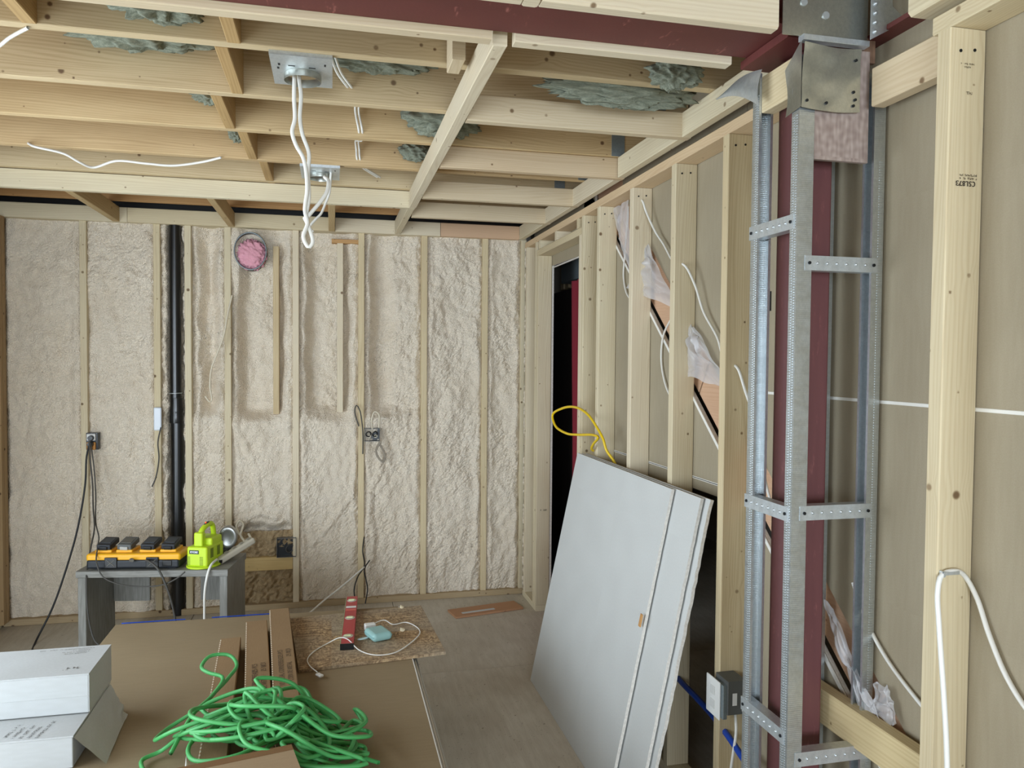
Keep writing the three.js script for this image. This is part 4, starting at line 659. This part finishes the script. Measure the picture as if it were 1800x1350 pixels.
{ // white boxes
  const a = thing('white_carton', 'upper white cardboard box of the two stacked at the bottom left', 'carton', 'white cartons at the left', [-0.88, TOP + 0.0955, -2.59]);
  rbox(a, 'body', [-0.18, 0.178], [0.0005, 0.115], [-0.118, 0.118], Mwhitecard, 0.003);
  board(a, 'lid', [-0.1815, 0.1795], [0.114, 0.118], [-0.1195, 0.1195], Mwhitecard, 0.001);
  board(a, 'fold_line', [-0.181, 0.179], [0.05, 0.0512], [0.1175, 0.1188], Mwhitecard, 0.0003);
  board(a, 'end_panel', [0.1775, 0.1795], [0.002, 0.114], [-0.117, 0.117], Mwhitecard, 0.0005);
  const p = mesh('print', new THREE.PlaneGeometry(0.18, 0.06), stamp([['~40', 0.05, 0.15, 0.12], ['~14', 0.6, 0.38, 0.12], ['~20', 0.45, 0.6, 0.12], ['~16', 0.5, 0.82, 0.12]], 0.18, 0.06, '#5d574b', {}), a, [0.06, 0.1185, -0.075]); p.rotation.x = -Math.PI / 2;
  const q = mesh('print', new THREE.PlaneGeometry(0.05, 0.03), stamp([['~4', 0.2, 0.4, 0.5], ['~4', 0.05, 0.85, 0.2]], 0.05, 0.03, '#4c473e', {}), a, [0.12, 0.1185, 0.07]); q.rotation.x = -Math.PI / 2;
  const b = thing('white_carton', 'lower white cardboard box with printed lid under the upper one', 'carton', 'white cartons at the left', [-0.89, TOP + 0.0005, -2.52]);
  rbox(b, 'body', [-0.19, 0.185], [0.0005, 0.088], [-0.185, 0.185], Mwhitecard, 0.003);
  board(b, 'lid', [-0.191, 0.187], [0.0875, 0.0925], [-0.187, 0.187], Mwhitecard, 0.001);
  const r = mesh('print', new THREE.PlaneGeometry(0.12, 0.12), stamp([['~12', 0.05, 0.12, 0.1], ['~10', 0.05, 0.3, 0.1], ['~11', 0.05, 0.48, 0.1], ['~10', 0.05, 0.66, 0.1], ['~15', 0.05, 0.84, 0.1]], 0.12, 0.12, '#55504a', {}), b, [0.06, 0.0932, 0.12]); r.rotation.set(-Math.PI / 2, 0, Math.PI / 2 - 0.15);
  const fl2 = grid(10, 12, (u, v) => { const z = -0.18 + v * 0.365; const w = 0.062 + 0.02 * v - (v < 0.12 ? 0.02 * u * n2(u * 9, 3) : 0); return [0.188 + u * w, 0.086 - u * 0.083 + 0.002 * n2(v * 3, u * 2), z + 0.05 * u * (1 - v), z, u * 0.1]; });
  mesh('side_flap', fl2, Mwhitecard, b);
}

// ================================================================ BENCH AND CHARGERS
{
  const B = thing('low_bench', 'grey low wooden bench against the foam wall carrying battery chargers', 'bench', null, [-0.885, 0, -4.475], -0.157);
  board(B, 'top', [-0.385, 0.385], [0.445, 0.48], [-0.18, 0.18], Mbench);
  for (const s of [-1, 1]) board(B, 'side_panel', [s * 0.36 - 0.02, s * 0.36 + 0.02], [0.001, 0.4445], [-0.175, 0.17], Mbench);
  board(B, 'back_board', [-0.338, -0.14], [0.22, 0.4445], [-0.172, -0.15], Mbench); board(B, 'back_board', [0.14, 0.338], [0.22, 0.4445], [-0.172, -0.15], Mbench);
  const lab = mesh('maker_label', new THREE.PlaneGeometry(0.03, 0.06), stamp([['~5', 0.1, 0.2, 0.12], ['~4', 0.1, 0.4, 0.12], ['~5', 0.1, 0.6, 0.12], ['~3', 0.1, 0.8, 0.12]], 0.03, 0.06, '#3c3c3a', { ground: '#8d8d88', px: 128 }), B, [0.31, 0.40, -0.1495]);
  // multi-bay battery charger: black base, yellow cover
  const C = thing('battery_charger', 'yellow and black multi-bay battery charger on the bench', 'charger', null, [-1.0, 0.4805, -4.41], -0.157);
  rbox(C, 'base', [-0.235, 0.235], [0.008, 0.055], [-0.085, 0.085], Mcharcoal, 0.012, 3);
  for (const x of [-0.19, 0.19]) board(C, 'foot', [x - 0.02, x + 0.02], [0.0003, 0.01], [-0.06, 0.06], Mblack);
  rbox(C, 'cover', [-0.24, 0.24], [0.045, 0.085], [-0.085, 0.08], Myellow, 0.014, 3);
  for (const x of [-0.165, -0.06, 0.06, 0.165]) { rbox(C, 'bay', [x - 0.042, x + 0.042], [0.08, 0.098], [-0.065, 0.045], Myellow, 0.006); rbox(C, 'bay_dust', [x - 0.03, x + 0.03], [0.0965, 0.0985], [-0.05, 0.035], Mdust, 0.001); }
  for (const x of [-0.11, 0.1]) { rbox(C, 'front_vent', [x - 0.032, x + 0.032], [0.012, 0.068], [0.08, 0.09], Mblack, 0.004); for (const r of [0.7, -0.7]) mesh('vent_bar', new THREE.BoxGeometry(0.05, 0.003, 0.003), Mdust, C, [x, 0.04, 0.0905], [0, 0, r]); }
  rbox(C, 'front_port', [0.15, 0.2], [0.02, 0.05], [0.08, 0.088], Mblack, 0.006);
  mesh('plug_boot', new THREE.CylinderGeometry(0.008, 0.011, 0.04, 12), Mdust, C, [0.0, 0.055, 0.095], [1.4, 0, -0.5]);
  const labels = ['black battery pack on the yellow charger, leftmost', 'dusty grey battery pack on the yellow charger, second from left', 'black battery pack on the yellow charger, third from left', 'dark battery pack on the yellow charger, rightmost beside the green charger'];
  [-0.165, -0.06, 0.06, 0.165].forEach((x, i) => {
    const p = C.localToWorld ? V(x, 0.105, -0.01).applyAxisAngle(V(0, 1, 0), -0.157).add(C.position) : null;
    const b = thing('battery_pack', labels[i], 'battery', 'battery packs on the yellow charger', [p.x, p.y, p.z], -0.157);
    b.rotation.set(0.16, -0.157, -0.05, 'YXZ');
    rbox(b, 'shell', [-0.036, 0.036], [0, 0.03], [-0.06, 0.055], i === 1 ? std({ color: 0x5a5d5c, roughness: 0.6 }) : Mcharcoal, 0.006, 3);
    rbox(b, 'label_panel', [-0.026, 0.026], [0.029, 0.0325], [-0.035, 0.03], i === 1 ? Mdust : std({ color: 0x3a3f45, roughness: 0.5 }), 0.002);
    rbox(b, 'latch', [-0.02, 0.02], [0.002, 0.02], [0.05, 0.062], i === 1 ? std({ color: 0xa8a8a2, roughness: 0.4 }) : Mblack, 0.003);
  });
  // lime green charger
  const G = thing('green_charger', 'lime green battery charger with a carrying handle on the bench', 'charger', null, [-0.668, 0.4805, -4.365], -0.35);
  const base = new THREE.Shape(); base.absellipse(0, 0, 0.084, 0.1, 0, Math.PI * 2); mesh('base_flange', new THREE.ExtrudeGeometry(base, { depth: 0.007, bevelEnabled: true, bevelSize: 0.002, bevelThickness: 0.002, bevelSegments: 1, curveSegments: 24 }), Mlime, G, [0, 0.0025, 0], [-Math.PI / 2, 0, 0]);
  rbox(G, 'body', [-0.055, 0.06], [0.008, 0.115], [-0.1, 0.08], Mlime, 0.012, 3);
  rbox(G, 'upper_body', [-0.045, 0.055], [0.1, 0.15], [-0.095, 0.02], Mlime, 0.012, 3);
  rbox(G, 'handle_post', [-0.03, 0.02], [0.105, 0.185], [0.015, 0.055], Mlime, 0.01, 3);
  mesh('handle', tubeGeo([[-0.005, 0.16, 0.04], [0.0, 0.192, 0.02], [0.004, 0.212, -0.03], [0.004, 0.205, -0.075], [0.004, 0.13, -0.1]], 0.014, 28, 10), Mlime, G);
  mesh('grip', tubeGeo([[0.001, 0.203, 0.012], [0.004, 0.2215, -0.025], [0.004, 0.216, -0.06]], 0.008, 14, 8), Mgreycord, G);
  mesh('indicator_light', new THREE.SphereGeometry(0.004, 10, 8), std({ color: 0xff5a20, roughness: 0.3, emissive: 0xff4a10, emissiveIntensity: 1.2 }), G, [0.004, 0.227, -0.01]);
  for (let k = 0; k < 8; k++) for (const x of [-0.043, 0.028]) mesh('vent_slot', new THREE.BoxGeometry(0.018, 0.0025, 0.002), Mlimedark, G, [x, 0.02 + k * 0.006, 0.0805]);
  for (const z of [0.03, -0.04]) board(G, 'side_slot', [0.059, 0.0615], [0.05, 0.1], [z - 0.015, z + 0.015], Mlimedark, 0.001);
  mesh('nameplate', new THREE.PlaneGeometry(0.052, 0.02), stamp([['RYOBI', 0.5, 0.52, 0.72, true]], 0.052, 0.02, '#f4f6f8', { ground: '#20343a', align: 'center', px: 256 }), G, [-0.012, 0.088, 0.0812]);
  const S = thing('power_strip', 'dirty white power strip propped against the green charger', 'power strip', null, [-0.575, 0.474, -4.385], -0.9);
  const pb = mesh('body', new RoundedBoxGeometry(0.045, 0.036, 0.23, 3, 0.012), std({ color: 0xbdb6a4, roughness: 0.6 }), S, [0, 0.06, -0.08], [-0.33, 0, 0]); pb.rotation.set(0.36, 0, 0);
  mesh('switch', new THREE.BoxGeometry(0.01, 0.018, 0.014), Mblack, S, [0.019, 0.022, 0.025]);
  for (let k = 0; k < 4; k++) mesh('socket', new THREE.BoxGeometry(0.022, 0.002, 0.02), std({ color: 0x8f897a, roughness: 0.7 }), S, [0.0, 0.062 + k * 0.0165, -0.02 - k * 0.045], [0.36, 0, 0]);
  const Tn = thing('metal_tin', 'small dark shiny round tin behind the power strip on the bench', 'tin', null, [-0.565, 0.481, -4.53]);
  const tb = mesh('drum', new THREE.LatheGeometry([[0, 0], [0.046, 0], [0.05, 0.005], [0.05, 0.05], [0.046, 0.055], [0.03, 0.056], [0.028, 0.05], [0, 0.05]].map((p) => new THREE.Vector2(...p)), 30), std({ color: 0x8f8f8a, roughness: 0.3, metalness: 0.7 }), Tn, [0, 0.11, -0.02], [Math.PI / 2, 0, 0]); tb.scale.z = 1.25;
  board(Tn, 'stand', [-0.03, 0.03], [0.0005, 0.07], [-0.02, 0.03], Mgreycord);
}
wire('black_cable', [[-0.945, 0.535, -4.305], [-0.92, 0.53, -4.28], [-0.88, 0.50, -4.262], [-0.84, 0.42, -4.25], [-0.81, 0.32, -4.25], [-0.79, 0.2, -4.25], [-0.78, 0.06, -4.25]], 0.0055, Mgreycord, 'grey cord coming out of the front of the yellow charger', 'cord');
wire('white_cable', [[-0.6, 0.515, -4.33], [-0.62, 0.50, -4.26], [-0.632, 0.46, -4.235], [-0.645, 0.38, -4.235], [-0.648, 0.25, -4.235], [-0.648, 0.05, -4.235]], 0.0065, Mcable, 'white cord dropping from the power strip in front of the bench', 'cord');

renderer.render(scene, camera);
